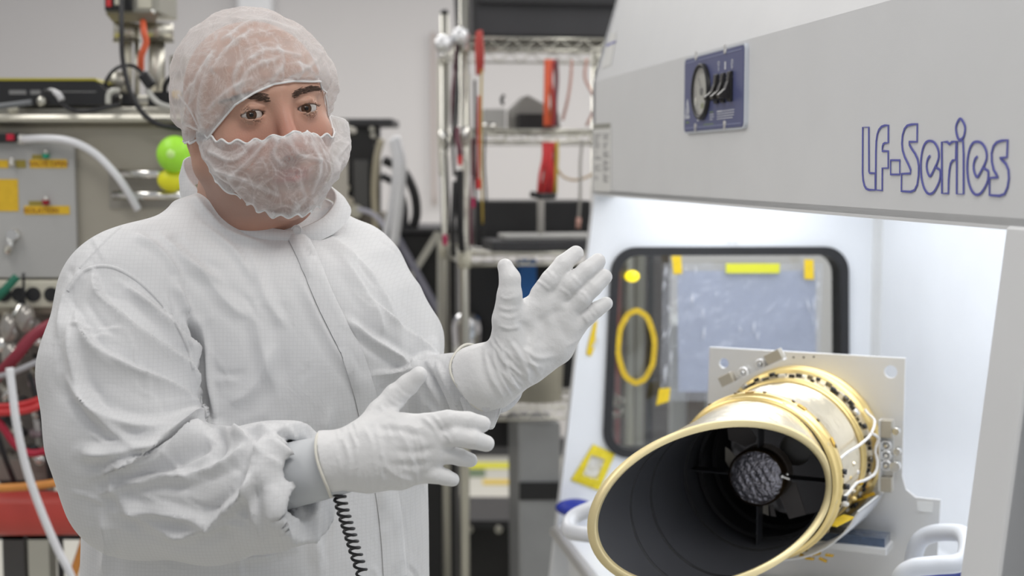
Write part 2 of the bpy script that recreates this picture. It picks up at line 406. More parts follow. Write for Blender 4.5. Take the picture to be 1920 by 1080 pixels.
# end walls with a rounded window each
def end_wall(u0, u1, name_label):
    outer = [(front_b(.5), .5), (.70, .5), (.70, 2.10), (.103, 2.10), (0, HT), (0, HB)]
    # window outline measured on the far wall
    o = Bn(TH, 0, 0); nrm = Bn(1, 0, 0) - Bn(0, 0, 0); bb = Bn(0, 1, 0) - Bn(0, 0, 0)
    def tb(px, py): w = on_plane(px, py, o, nrm); return ((w - o).dot(bb), w.z)
    win = [tb(1147, 463), tb(1588, 462), tb(1590, 857), tb(1128, 857)]
    gi = [tb(1160, 479), tb(1572, 478), tb(1574, 842), tb(1143, 842)]
    W1 = round_poly(win, .058, 8); W2 = round_poly(gi, .046, 8)
    fr = lambda x, y, h: Bn((u0 + u1) / 2 + h, x, y)
    p = obj('end_wall', plate2d([outer, W1], fr, u1 - u0), M_bench_in, bench)
    g = obj('gasket', plate2d([W1, W2], fr, u1 - u0 + .024), M_black, bench, bevel=.006)
    gl = obj('window_pane', plate2d([W2], fr, .005), thin_glass('bench glass', (.86, .88, .88), .10), bench)
    return W2
W2 = end_wall(0, TH, '')
end_wall(LEN - TH, LEN, '')
# front flange of the near end wall
fl = MB(); z0, z1 = .5, HB
fl.hexa([Bn(LEN - .07, front_b(z0) - .004, z0), Bn(LEN, front_b(z0) - .004, z0), Bn(LEN, front_b(z0) + .03, z0), Bn(LEN - .07, front_b(z0) + .03, z0),
         Bn(LEN - .07, front_b(z1) - .004, z1), Bn(LEN, front_b(z1) - .004, z1), Bn(LEN, front_b(z1) + .03, z1), Bn(LEN - .07, front_b(z1) + .03, z1)])
obj('edge_flange', fl, M_white, bench, bevel=.003)
# diffuser wall at the back of the work space
dw = MB(); bd(.03, LEN - .03, .672, .684, .75, 1.72, dw); obj('diffuser_wall', dw, M_bench_in, bench)
bs = MB(); bd(.03, .045, .655, .672, .75, 1.7, bs); obj('corner_strip', bs, M_alu, bench, label='slim grey corner strip')
# lamp tube under the hood, behind the lip
lt = MB().cyl(Bn(.12, .12, 1.66), Bn(LEN - .12, .12, 1.66), .013, 16)
obj('lamp_tube', lt, mat('lamp tube glow', (.9, .95, 1), .4, emit=4, emcol=(.88, .94, 1)), bench, label='bright fluorescent tube')
for u in (.36, .40):
    c = on_plane(1367 + (u - .36) * 300, 454, Bn(TH, 0, 0), Bn(1, 0, 0) - Bn(0, 0, 0)); obj('screw', MB().cyl(c, c + (Bn(1, 0, 0) - Bn(0, 0, 0)) * .002, .004, 10), M_alu, bench)

# lettering on the hood: outlines traced in the plane of the hood face
HO = Bn(0, 0, 0); HN = Bn(0, -1, 0) - Bn(0, 0, 0); HU = Bn(1, 0, 0) - Bn(0, 0, 0)
def hood_pt(px, py, off=.0006): return on_plane(px, py, HO + HN * off, HN)
def cr(x, y): return hood_pt(1580 + x / 5.4, 200 + y / 5.4)
def arcs(pts, closed=True): return [cr(*q) for q in pts]
def sp2(pts, closed=True, n=5): return smooth_path([cr(*q) for q in pts], n, closed)
M_let = mat('blue outline print', (.13, .14, .46), .5)
def letter(segs):
    mb = MB()
    for pts, closed in segs: mb.ribbon(pts, HN, .0025, .0008, closed)
    return mb
def poly(pts): return ([cr(*q) for q in pts], True)
lets = []
lets.append([([cr(205, 208), cr(266, 208), cr(268, 655), cr(275, 672), cr(332, 674), cr(332, 843)] + [cr(*q) for q in ((270, 842), (240, 830), (222, 800), (208, 740), (203, 670))], True)])
lets.append([([cr(335, 843), cr(338, 460)] + [cr(*q) for q in ((342, 350), (352, 280), (368, 235), (395, 203), (430, 190), (464, 188))] + [cr(464, 365)] + [cr(*q) for q in ((430, 368), (412, 380), (405, 405), (403, 450))] + [cr(463, 450), cr(463, 622), cr(403, 622), cr(402, 848)], True)])
lets.append([poly([(487, 542), (580, 542), (580, 686), (487, 686)])])
def S_(pts): return [cr(*q) for q in pts]
lets.append([(S_([(757, 175), (700, 180), (655, 192), (628, 225), (608, 290), (602, 370), (608, 440), (630, 510), (665, 580), (690, 640), (688, 676), (598, 680), (596, 855), (690, 862), (730, 845), (757, 790), (770, 700), (772, 600), (760, 530), (735, 475), (700, 425), (678, 385), (674, 356), (755, 355)]), True)])
def e_(dx, dy, sx=1.0): 
    o = [(990, 650), (962, 625), (942, 605), (950, 590), (965, 550), (975, 510), (972, 450), (955, 400), (925, 360), (885, 346), (845, 362), (815, 420), (797, 520), (793, 630), (803, 740), (825, 820), (855, 870), (885, 884), (920, 868), (955, 815), (985, 740)]
    i = [(887, 498), (868, 520), (856, 560), (852, 610), (862, 665), (885, 706), (905, 680), (925, 640), (942, 605)]
    f = lambda q: (885 + (q[0] - 885) * sx + dx, q[1] + dy)
    return [(smooth_path([cr(*f(q)) for q in o], 3, True), True), (smooth_path([cr(*f(q)) for q in i], 3), False)]
lets.append(e_(0, 0))
lets.append([(S_([(1005, 357), (1062, 357), (1082, 380), (1110, 357), (1152, 352), (1148, 535), (1115, 545), (1095, 575), (1083, 640), (1075, 740), (1072, 878), (1007, 878)]), True)])
lets.append([(S_([(1158, 352), (1220, 345), (1226, 480), (1226, 884), (1156, 884)]), True), (smooth_path(S_([(1192, 122), (1150, 200), (1162, 300), (1190, 335), (1228, 300), (1240, 200)]), 5, True), True)])
lets.append(e_(478, 8, 1.08))
lets.append([(S_([(1672, 338), (1610, 345), (1560, 362), (1528, 400), (1510, 470), (1512, 560), (1530, 640), (1560, 690), (1575, 715), (1488, 722), (1488, 895), (1590, 903), (1640, 885), (1670, 820), (1685, 730), (1680, 640), (1655, 580), (1620, 545), (1595, 520), (1665, 512)]), True)])
for g in lets: obj('printed_letter', letter(g), M_let, bench, label='blue outlined letter of the hood lettering')

# rating label on the far end of the hood
def hrect(mb, x0, y0, x1, y1, off=.0006, t=.0006):
    p = [hood_pt(*q, off) for q in ((x0, y1[0]), (x1, y1[1]), (x1, y0[1]), (x0, y0[0]))]; return mb.hexa([q for q in p] + [q + HN * t for q in p])
lab = obj('rating_label', hrect(MB(), 1113, (232, 230), 1146, (359, 360)), M_paper, bench, label='white rating label printed in grey')
obj('label_header', hrect(MB(), 1113.5, (233, 231), 1144, (242, 240), .0013), mat('olive grey print', (.36, .36, .32), .6), lab)
ln = MB()
for k in range(22):
    y = 251 + k * 4.2
    if rng.rand() < .75: hrect(ln, 1115, (y, y), 1115 + rng.uniform(5, 14), (y + 1.6, y + 1.6), .0013)
    if rng.rand() < .85: hrect(ln, 1131, (y, y), 1131 + rng.uniform(5, 12), (y + 1.8, y + 1.8), .0013)
obj('print_lines', ln, M_ink, lab)
# small blue-lettered label up on the slope
SN = (Bn(0, .103, 0) - Bn(0, 0, 0)).normalized() * -.358 + Vector((0, 0, .103)); SN.normalize()
so = Bn(0, 0, HT)
def slope_pt(px, py, off=.0008): return on_plane(px, py, so + SN * off, SN)
p = [slope_pt(*q) for q in ((1129, 128), (1146, 122), (1156, 60), (1144, 64))]
sl_ = obj('slope_label', MB().hexa([q for q in p] + [q + SN * .0006 for q in p]), M_paper, bench)
p = [slope_pt(*q, .0016) for q in ((1136, 88), (1153, 80), (1155, 76), (1138, 83))]
obj('blue_print', MB().hexa([q for q in p] + [q + SN * .0004 for q in p]), M_let, sl_)

# ---- control plate (bolted to the bench: a part with sub-parts)
def ub(px, py):
    w = hood_pt(px, py, 0); return ((w - HO).dot(HU), w.z)
cu0, cz0 = ub(1290, 246); cu1, cz1 = ub(1403, 84)
def HP(u, z, h=0): return HO + HU * u + Vector((0, 0, z)) + HN * h
u0, u1 = cu0, cu1; z1 = ub(1403, 84)[1]; z0 = ub(1403, 237)[1]; cw = u1 - u0; chh = z1 - z0
frp = lambda x, y, h: HP(u0 + x, z0 + y, .004 + h)
M_panel = mat('slate blue plate', (.105, .12, .26), .35, noise=.06)
cplate = obj('control_plate', plate2d([rrect(0, 0, cw, chh, .008)], frp, .006), M_panel, bench, label='slate blue control plate with round gauge and rocker switches')
obj('plate_border', plate2d([rrect(-.004, -.003, cw + .004, chh + .003, .010), rrect(-.0005, -.0005, cw + .0005, chh + .0005, .008)], lambda x, y, h: HP(u0 + x, z0 + y, .003 + h), .006), mat('pale border', (.62, .66, .72), .3), cplate)
ib = MB()
for zz in (.0055, chh - .0055): ib.ribbon([HP(u0 + .008, z0 + zz, .0072), HP(u1 - .008, z0 + zz, .0072)], HN, .0012, .0004)
obj('border_line', ib, mat('light blue print', (.32, .36, .55), .4), cplate)
gu, gz = ub(1325, 172); GR = .046
gp = [(GR, 0), (GR, .0055), (GR - .0015, .008), (GR - .0045, .008), (GR - .0075, .0045), (GR - .0075, .001)]
obj('gauge_bezel', MB().lathe(gp, HP(gu, gz, .006), HN, 56), M_black, cplate, label='black gauge bezel')
obj('gauge_dial', MB().cyl(HP(gu, gz, .0065), HP(gu, gz, .0075), GR - .006, 40), M_paper, cplate)
obj('gauge_inner_ring', MB().lathe([(GR - .0085, .0), (GR - .0085, .003), (GR - .0105, .003), (GR - .0105, 0)], HP(gu, gz, .0075), HN, 48), M_chrome, cplate)
tk = MB()
for k in range(25):
    a = math.radians(-40 + k * 260 / 24); r1, r2 = GR - .0125, GR - .018 + (.003 if k % 4 else 0)
    tk.bar(HP(gu + math.cos(a) * r1, gz + math.sin(a) * r1, .0079), HP(gu + math.cos(a) * r2, gz + math.sin(a) * r2, .0079), .0008, .0004, HN)
obj('gauge_marks', tk, M_blackp, cplate)
obj('gauge_needle', MB().bar(HP(gu, gz, .0095), HP(gu - .014, gz + .022, .0095), .0016, .0006, HN).cyl(HP(gu, gz, .0075), HP(gu, gz, .0105), .006, 16), M_blackp, cplate)
obj('gauge_green_zone', MB().bar(HP(gu - .006, gz - .024, .0079), HP(gu + .010, gz - .022, .0079), .008, .0004, HN), mat('dial green', (.30, .36, .10), .5), cplate)
obj('gauge_glass', MB().cyl(HP(gu, gz, .0115), HP(gu, gz, .0121), GR - .007, 40), thin_glass('gauge glass', (.95, .95, .93), .15), cplate)
icons = ['drop', 'bulb', 'fan']
for k, (px, py) in enumerate(((1353.5, 167), (1366, 165), (1379, 162))):
    su, sz = ub(px, py); sw = .019; sh = .046
    obj('switch_housing', MB().box((su - sw / 2, -.0045, sz - sh / 2), (su + sw / 2, 0, sz + sh / 2), lambda x, y, z: HP(x, z, .007 - y)), M_blackp, cplate, bevel=.001)
    r = MB(); zs = [(sz + sh / 2 - .003, .012), (sz + .008, .0135), (sz - .004, .018), (sz - .013, .0285), (sz - .018, .027), (sz - sh / 2 + .004, .012)]
    for x in (su - sw / 2 + .003, su + sw / 2 - .003):
        o0 = len(r.v); r.v += [tuple(HP(x, a, b)) for a, b in zs] + [tuple(HP(x, zs[-1][0], .008)), tuple(HP(x, zs[0][0], .008))]
        r.f.append(tuple(range(o0, o0 + 8)) if x < su else tuple(range(o0, o0 + 8))[::-1]); r.sm.append(False)
    for i in range(8): r.f.append((i, (i + 1) % 8, 8 + (i + 1) % 8, 8 + i)); r.sm.append(False)
    obj('rocker_switch', r, mat('switch black', (.03, .028, .026), .22), cplate, label='black rocker switch, lower end pressed out')
    # icon and caption above
    iu, iz = ub(px + 2.5, py - 42)
    ic = MB()
    if k == 1: ic.hexa([HP(iu - .003, iz - .006, .0072), HP(iu + .003, iz - .006, .0072), HP(iu + .003, iz + .006, .0072), HP(iu - .003, iz + .006, .0072)] + [HP(iu - .003, iz - .006, .0078), HP(iu + .003, iz - .006, .0078), HP(iu + .003, iz + .006, .0078), HP(iu - .003, iz + .006, .0078)])
    elif k == 0: ic.ribbon([HP(iu, iz - .007, .0072), HP(iu, iz + .002, .0072)], HN, .0015).ribbon([HP(iu + .004 * math.cos(t / 3), iz + .005 + .003 * math.sin(t / 3), .0072) for t in range(19)], HN, .001)
    else: ic.ribbon([HP(iu + .0035 * math.cos(t / 3), iz + .0068 * math.sin(t / 3), .0072) for t in range(19)], HN, .0011).ribbon([HP(iu - .002, iz, .0072), HP(iu + .002, iz, .0072)], HN, .001)
    obj('icon', ic, mat('white print', (.75, .77, .82), .5), cplate)
    obj('caption', text_mesh(['AUX', 'LIGHT', 'FAN'][k], .0046, lambda x, y, h: HP(iu + x, iz - .0155 + y, .0074 + h), align='CENTER'), mat('white print', (.75, .77, .82), .5), cplate)
    obj('caption_rule', MB().ribbon([HP(iu - .005, iz - .019, .0072), HP(iu + .005, iz - .019, .0072)], HN, .0006), mat('white print', (.75, .77, .82), .5), cplate)
for px, py in ((1314, 108), (1369, 96), (1313, 236), (1368, 231)):
    a, b = ub(px, py); s_ = obj('clip_screw', MB().cyl(HP(a, b, .006), HP(a, b, .0095), .0042, 14).bar(HP(a, b + (.004 if py < 150 else -.004), .008), HP(a, b + (.010 if py < 150 else -.010), .008), .005, .003, HN), M_alu, cplate, label='small silver screw clip')
# leaf logo and lettering, bottom left
lu, lz = ub(1297, 207)
leaf = [HP(lu, lz - .012, .0072), HP(lu - .0095, lz - .004, .0072), HP(lu - .008, lz + .004, .0072), HP(lu - .002, lz + .017, .0072), HP(lu, lz + .019, .0072), HP(lu + .0035, lz + .013, .0072), HP(lu + .008, lz + .002, .0072), HP(lu + .0085, lz - .004, .0072), HP(lu + .002, lz - .010, .0072)]
def flat(pts, t=.0005):
    mb = MB(); n = len(pts); mb.v = [tuple(q) for q in pts] + [tuple(q + HN * t) for q in pts]; mb.f = [tuple(range(n))[::-1], tuple(range(n, 2 * n))] + [(i, (i + 1) % n, n + (i + 1) % n, n + i) for i in range(n)]; mb.sm = [False] * len(mb.f); return mb
M_wp = mat('white print', (.75, .77, .82), .5); M_gp = mat('green print', (.30, .42, .16), .5)
obj('leaf_logo', flat(leaf), M_wp, cplate)
obj('logo_vein', MB().ribbon([HP(lu + .001, lz - .010, .0078), HP(lu - .001, lz + .008, .0078)], HN, .0016), M_panel, cplate)
tu, tz = ub(1292, 223)
obj('logo_text', text_mesh('B lines', .0105, lambda x, y, h: HP(tu + x, tz + y, .0074 + h), bold=.0004, sx=1.0), M_wp, cplate)
obj('tagline', text_mesh('Science', .0056, lambda x, y, h: HP(tu + .008 + x, tz - .008 + y, .0074 + h)), M_gp, cplate)
pr = MB(); prg = MB()
def prl(p_, w_): obj('small_print', MB().ribbon(p_, HN, w_), M_wp, cplate)
for j, (w0, w1) in enumerate(((.0, .012), (0, .014), (0, .014), (0, .010))):
    a, b = ub(1339, 210.5 + j * 4.6); obj('small_print', MB().ribbon([HP(a, b, .0072), HP(a + .022 * (w1 / .014), b, .0072)], HN, .0013), M_gp if j == 0 else M_wp, cplate)
for j, w1 in enumerate((.086, .086, .084, .078)):
    a, b = ub(1353, 209.5 + j * 4.6); prl([HP(a, b, .0072), HP(a + w1, b, .0072)], .0012)
a, b = ub(1353, 209.5); prl([HP(a, b, .0074), HP(a + .026, b, .0074)], .0020)
a, b = ub(1327, 234); prg.ribbon([HP(a, b, .0072), HP(a + .055, b, .0072)], HN, .0011)
a, b = ub(1315, 226); prl([HP(a, b, .0072), HP(a + .010, b, .0072)], .0022)
obj('green_small_print', prg, M_gp, cplate)

# ---- things taped to the far end wall and its window
EO = Bn(TH, 0, 0); EN = HU
def ew(px, py, off=.001): return on_plane(px, py, EO + EN * off, EN)
def sheet(pts, off, t=.0012):
    p = [ew(*q, off) for q in pts]; n = len(p); mb = MB(); mb.v = [tuple(q) for q in p] + [tuple(q + EN * t) for q in p]
    mb.f = [tuple(range(n))[::-1], tuple(range(n, 2 * n))] + [(i, (i + 1) % n, n + (i + 1) % n, n + i) for i in range(n)]; mb.sm = [False] * len(mb.f); return mb
bag = thing('document_bag', 'clear crinkled plastic bag holding a blue grey sheet, taped to the bench window', 'plastic bag', ew(1390, 750, .014))
def crumple(x0, y0, x1, y1, off, amp, n=26, seed=1):
    mb = MB(); V = []
    for j in range(n + 1):
        for i in range(n + 1):
            px = x0[0] + (x1[0] - x0[0]) * i / n + (x0[1] - x0[0]) * j / n * (1 - i / n) + (x1[1] - x1[0]) * j / n * i / n; py = y0 + (y1 - y0) * j / n
            V.append(ew(px, py, off))
    d = vnoise(np.array([tuple(v) for v in V]), 38, seed) * amp
    V = [v + EN * float(q) for v, q in zip(V, d)]; m = n + 1
    fs = [(j * m + i, j * m + i + 1, (j + 1) * m + i + 1, (j + 1) * m + i) for j in range(n) for i in range(n)]
    return mb.add(V, fs, True)
obj('paper_sheet', crumple((1270, 1272), 508, (1530, 1530), 735, .017, .0015), mat('blue grey sheet', (.35, .38, .46), .6, noise=.08, scale=12), bag)
obj('bag_film', crumple((1243, 1238), 494, (1543, 1536), 752, .023, .0035, 50, 4), thin_glass('bag film', (.93, .94, .97), .12, .12, .13, (.75, .78, .85), .6, 34), bag)
for k in range(26):  # pale strands paint the glints along the creases of the bag
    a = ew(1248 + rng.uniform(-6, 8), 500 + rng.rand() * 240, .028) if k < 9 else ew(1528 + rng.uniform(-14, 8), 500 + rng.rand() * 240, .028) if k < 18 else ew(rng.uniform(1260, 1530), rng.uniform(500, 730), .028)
    L_ = rng.uniform(.01, .04); d = Vector((rng.uniform(-.3, .3), 0, 1)).normalized() * L_; st = MB().tube([a, a + d * .5 + EN * .002, a + d], [.0004, rng.uniform(.001, .002), .0004], 6); obj('bag_glint', st, mat('bag glint', (.85, .87, .92), .15, alpha=.8), bag, label='painted glint along a crease of the plastic bag')
def tape(label, pts, off, m=M_yel, grp=None):
    o = obj('yellow_tape', sheet(pts, off), m); tag(o, label, 'tape', grp); return o
tape('yellow tape at the top left corner of the plastic bag on the window', [(1259, 480), (1277, 480), (1279, 513), (1263, 514)], .030)
tape('yellow tape at the top right corner of the plastic bag on the window', [(1508, 486), (1525, 487), (1526, 524), (1508, 523)], .030)
tape('yellow tape at the bottom left corner of the plastic bag on the window', [(1236, 729), (1257, 727), (1254, 752), (1230, 760)], .030)
tape('long yellow green tape along the top of the plastic bag', [(1361, 494), (1462, 494), (1461, 512), (1361, 512)], .031, mat('lime tape', (.66, .66, .04), .35))
tape('thin crinkled yellow tape on the white strip left of the window', [(1113, 606), (1120, 600), (1116, 633), (1117, 645), (1108, 668), (1099, 664), (1104, 640)], .002)
wash = tag(obj('washer_plate', MB().cyl(ew(1110, 640, .0008), ew(1110, 640, .0018), .014, 24), M_alu), 'round grey disc under the thin yellow tape', 'disc')
pts = []
for k in range(96):
    t = 2 * math.pi * k / 96; pts.append(ew(1193 + 34 * math.cos(t) + .5 * math.sin(9 * t), 650 - 67 * math.sin(t) + .5 * math.sin(11 * t), .008))
tag(obj('tape_ring', MB().ribbon(pts, EN, .013, .002, True), mat('amber tape', (.62, .42, .02), .25, noise=.3, scale=50, bump=.4, bscale=90)), 'oval ring of amber yellow tape stuck on the left of the window', 'tape ring')
c = ew(1185, 518, .010)  # yellow dome with a weak glow of its own
tag(obj('yellow_dome', MB().ball(c, .017, 16, (1, .5, .78)), mat('glowing yellow dome', (.95, .75, .02), .3, emit=.9)), 'small glowing yellow dome near the top left of the window', 'indicator light')
# kapton framed foil square
kp = [(1112, 833), (1153, 851), (1123, 920), (1070, 900)]; ki = [(1108, 852), (1134, 861), (1119, 900), (1091, 892)]
fs_ = thing('foil_patch', 'crinkled silver foil patch framed in bright yellow tape below the window', 'foil patch', ew(1110, 920, .001))
kk = MB(); a = [ew(*q, .002) for q in kp]; b = [ew(*q, .004) for q in ki]
for i in range(4):
    j = (i + 1) % 4; kk.hexa([a[i], a[j], b[j], b[i]] + [a[i] + EN * .002, a[j] + EN * .002, b[j] + EN * .003, b[i] + EN * .003])
obj('tape_frame', kk, mat('bright tape', (.85, .66, .02), .25, noise=.25, scale=90, bump=.6, bscale=110), fs_)
obj('foil', sheet(ki, .003, .001), mat('crinkled foil', (.86, .86, .86), .18, 1, bump=1, bscale=160, noise=.3, scale=60), fs_)
# ================================================================== TELESCOPE on its fixture
YAW = .4431; TC = Vector((.3599, 2.0651, 1.0962)); RT = .1133
TU = Vector((math.cos(YAW), -math.sin(YAW), 0)); TB = Vector((math.sin(YAW), math.cos(YAW), 0)); TZ = Vector((0, 0, 1))
def T(x, y, z): return TC + TU * x + TB * y + TZ * z
def tp(px, py, y): return on_plane(px, py, T(0, y, 0), TB)          # a point on the cross-section plane y behind the front ring
def tl(w): w = Vector(w) - TC; return (w.dot(TU), w.dot(TZ))
def TA(a, r, y): return T(math.cos(a) * r, y, math.sin(a) * r)
M_gold = mat('gold anodised', (.86, .66, .28), .34, .75, noise=.10, scale=14, bump=.05, bscale=30)
M_goldrim = mat('satin gold rim', (.86, .72, .40), .42, .40, noise=.04)
M_champ = mat('champagne foil', (.80, .71, .54), .27, .82, noise=.12, scale=12, bump=.35, bscale=22)
M_inner = mat('matte black lining', (.042, .043, .048), .42, noise=.15, scale=5)
tel = thing('telescope', 'gold telescope tube with slanted open baffle and black interior facing the camera', 'telescope', T(0, 0, 0), -YAW)
def cut(a): return -(.194 - .1813 * math.cos(a))                   # y of the slanted mouth
n = 96; w = .0086
# baffle: outer skin, rim, thin wall
bf = MB(); V = []
for k in range(n):
    a = 2 * math.pi * k / n; y = cut(a); V += [TA(a, RT + .0045, .004), TA(a, RT + .001, y * .35), TA(a, RT, y + .001)]
bf.add(V, [(k * 3 + i, k * 3 + i + 1, ((k + 1) % n) * 3 + i + 1, ((k + 1) % n) * 3 + i) for k in range(n) for i in (0, 1)], True)
obj('baffle', bf, M_champ, tel, label='champagne coloured slanted baffle')
rm = MB(); V = []
for k in range(n):
    a = 2 * math.pi * k / n; y = cut(a); r = RT
    V += [TA(a, r + .0015, y + .012), TA(a, r + .0018, y + .001), TA(a, r + .0008, y), TA(a, r - w + .001, y), TA(a, r - w, y + .002), TA(a, r - w, y + .012)]
rm.add(V, [(k * 6 + i, k * 6 + (i + 1) % 6, ((k + 1) % n) * 6 + (i + 1) % 6, ((k + 1) % n) * 6 + i) for k in range(n) for i in range(6)], True)
obj('baffle_rim', rm, M_goldrim, tel, label='pale gold rim of the slanted mouth')
inn_ = MB(); V = []
for k in range(n):
    a = 2 * math.pi * k / n; y = cut(a)
    V += [TA(a, RT - w + .0004, y + .001), TA(a, RT - w, y * .66), TA(a, RT - w, y * .33), TA(a, RT - w, 0), TA(a, RT - w, .235)]
inn_.add(V, [(k * 5 + i, k * 5 + i + 1, ((k + 1) % n) * 5 + i + 1, ((k + 1) % n) * 5 + i) for k in range(n) for i in range(4)], True)
obj('baffle_interior', inn_, M_inner, tel, label='black lining inside the tube')
for yy, hh, hw in ((-.245, .0012, .005), (-.165, .0016, .006), (-.02, .004, .0015), (.05, .005, .0015), (.12, .006, .0015)):       # ring vanes
    vn = MB(); V = []; fs = []
    ks = [k for k in range(-48, 49) if cut(2 * math.pi * k / 96) < yy - .004] if yy < -.014 else None
    if ks is not None:
        aa = sorted([(2 * math.pi * k / 96) % (2 * math.pi) for k in set(k % 96 for k in ks)])
        closed = False
    else: aa = [2 * math.pi * k / 96 for k in range(96)]; closed = True
    for a in aa: V += [TA(a, RT - w + .0002, yy - hw), TA(a, RT - w - hh, yy), TA(a, RT - w + .0002, yy + hw)]
    m = len(aa); fs = [(k * 3 + i, k * 3 + i + 1, ((k + 1) % m) * 3 + i + 1, ((k + 1) % m) * 3 + i) for k in range(m if closed else m - 1) for i in (0, 1)]
    obj('ring_vane', vn.add(V, fs, False), mat('deep black', (.008, .008, .009), .6), tel)
# front ring
R1 = RT + .012
obj('front_ring', MB().lathe([(RT + .003, -.016), (RT + .0075, -.015), (RT + .009, -.011), (RT + .009, -.001), (R1, 0), (R1 + .001, .004), (R1 + .001, .013), (R1 - .002, .015), (RT + .004, .016)], T(0, 0, 0), TB, 96), M_gold, tel, label='gold ring with screws at the root of the baffle')
for k in range(18):
    a = 2 * math.pi * (k + .3) / 18; c = TA(a, R1 + .0008, .007); d = TU * math.cos(a) + TZ * math.sin(a)
    obj('ring_screw', MB().cyl(c, c + d * .0022, .0028, 10), mat('screw brown', (.20, .16, .10), .35, .7), tel)
    c2 = TA(a + .06, RT + .0085, -.006)
    if k % 2: obj('ring_tab', MB().bar(c2 - TB * .005, c2 + TB * .006, .005, .002, d), M_goldrim, tel)
for a0 in (.98, .45, 1.62):
    tpz = MB(); V = []
    for k in range(7):
        a = a0 + .11 * k / 6
        V += [TA(a, R1 + .0016, -.000), TA(a, R1 + .0016, .014)]
    obj('amber_tape', tpz.add(V, [(k * 2, k * 2 + 1, k * 2 + 3, k * 2 + 2) for k in range(6)], True), M_kap, tel, label='amber tape across the gold ring', mods=1)
# main tube
obj('tube', MB().lathe([(RT + .005, .014), (RT + .004, .03), (RT + .004, .175), (RT + .006, .178)], T(0, 0, 0), TB, 96), M_champ, tel, label='shiny champagne foil wrapped tube')
for yy in (.17, .188):
    obj('tube_band', MB().lathe([(RT + .005, yy), (RT + .009, yy + .001), (RT + .009, yy + .005), (RT + .005, yy + .006)], T(0, 0, 0), TB, 96), M_gold, tel)
obj('electronics_band', MB().lathe([(RT + .004, .19), (RT + .007, .192), (RT + .012, .222), (RT + .012, .228)], T(0, 0, 0), TB, 96), mat('band beige', (.62, .52, .34), .4, .5, noise=.35, scale=60, bump=.5, bscale=80), tel, label='band of small connectors round the tube')
r_ = np.random.RandomState(3)
for k in range(64):
    a = math.radians(-70 + k * 250 / 64 + r_.uniform(-1, 1)); y = .200 + r_.uniform(-.003, .012); rr = RT + .009 + (y - .192) * .17; d = TU * math.cos(a) + TZ * math.sin(a); s = r_.uniform(.0025, .0055)
    c = TA(a, rr, y); tt = TU * -math.sin(a) + TZ * math.cos(a)
    if k % 3 == 0: mb = MB().cyl(c, c + d * s * 1.2, s, 12)
    else: mb = MB().bar(c - tt * s, c + tt * s, s * 1.3, s * 1.4, d)
    obj('connector', mb, [M_blackp, M_blackp, mat('bead dark steel', (.16, .15, .13), .3, .8), M_alu][k % 4], tel)
obj('rear_flange', MB().lathe([(RT + .010, .226), (.1315, .229), (.1325, .231), (.1325, .236), (.128, .238), (.128, .243), (.1343, .245), (.1343, .256), (.120, .258)], T(0, 0, 0), TB, 96), M_gold, tel, label='double gold flange against the mount plate')
# secondary mirror with quilted foil, vanes, primary mirror
sc = tp(1416, 897, -.004); sx, sz = tl(sc); R2 = .041
V = []; m = 30; fs = []
for j in range(m + 1):
    for i in range(40):
        a = 2 * math.pi * i / 40; r = R2 * j / m; x = r * math.cos(a); z = r * math.sin(a)
        q = .0007 * math.sin(z * 820 + 1.5 * math.sin(x * 260)) * (.6 + .4 * math.sin(x * 330 + z * 90)) + .0006 * math.sin(x * 500 + z * 300) + (.006 * (r / R2) ** 4)
        V.append(T(sx + x, -.004 + q, sz + z))
for j in range(m):
    for i in range(40): fs.append((j * 40 + i, j * 40 + (i + 1) % 40, (j + 1) * 40 + (i + 1) % 40, (j + 1) * 40 + i))
obj('secondary_cover', MB().add(V, fs, True), mat('quilted foil', (.40, .39, .44), .25, .9, noise=.3, scale=50, bump=.5, bscale=140), tel, label='quilted grey foil disc over the secondary mirror')
obj('secondary_housing', MB().lathe([(R2 - .001, 0), (R2 + .002, .004), (R2 + .002, .05), (R2 - .006, .055), (.001, .055)], T(sx, -.001, sz), TB, 48), mat('bronze housing', (.16, .11, .06), .3, .8), tel, label='bronze housing behind the foil disc')
for a in (-90, 0, 180, 90):
    a = math.radians(a); d = TU * math.cos(a) + TZ * math.sin(a); c = T(sx, .024, sz); e = c + d * .001
    tt = 0
    while (Vector((tl(e)[0], tl(e)[1], 0))).length < RT - w - .001: e = e + d * .001
    obj('support_vane', MB().bar(c + d * (R2 + .001), e, .0016, .030, TB), M_inner, tel)
cl = tp(1466, 893, -.006)
obj('corner_clip', MB().ball(cl, .0045, 10).bar(cl, cl + TU * .012 - TZ * .003, .004, .003).ball(cl + TU * .008 + TZ * .004, .003, 8), M_chrome, tel, label='small bright clip at the edge of the foil disc')
V = []; fs = []; m = 14
for j in range(m + 1):
    for i in range(64):
        r = .026 + (RT - w - .0005 - .026) * j / m; a = 2 * math.pi * i / 64; V.append(TA(a, r, .232 - r * r / 1.1))
for j in range(m):
    for i in range(64): fs.append((j * 64 + i, (j + 1) * 64 + i, (j + 1) * 64 + (i + 1) % 64, j * 64 + (i + 1) % 64))
obj('primary_mirror', MB().add(V, fs, True), mat('mirror glass', (.25, .24, .24), .02, 1), tel, label='dark reflective primary mirror deep in the tube')
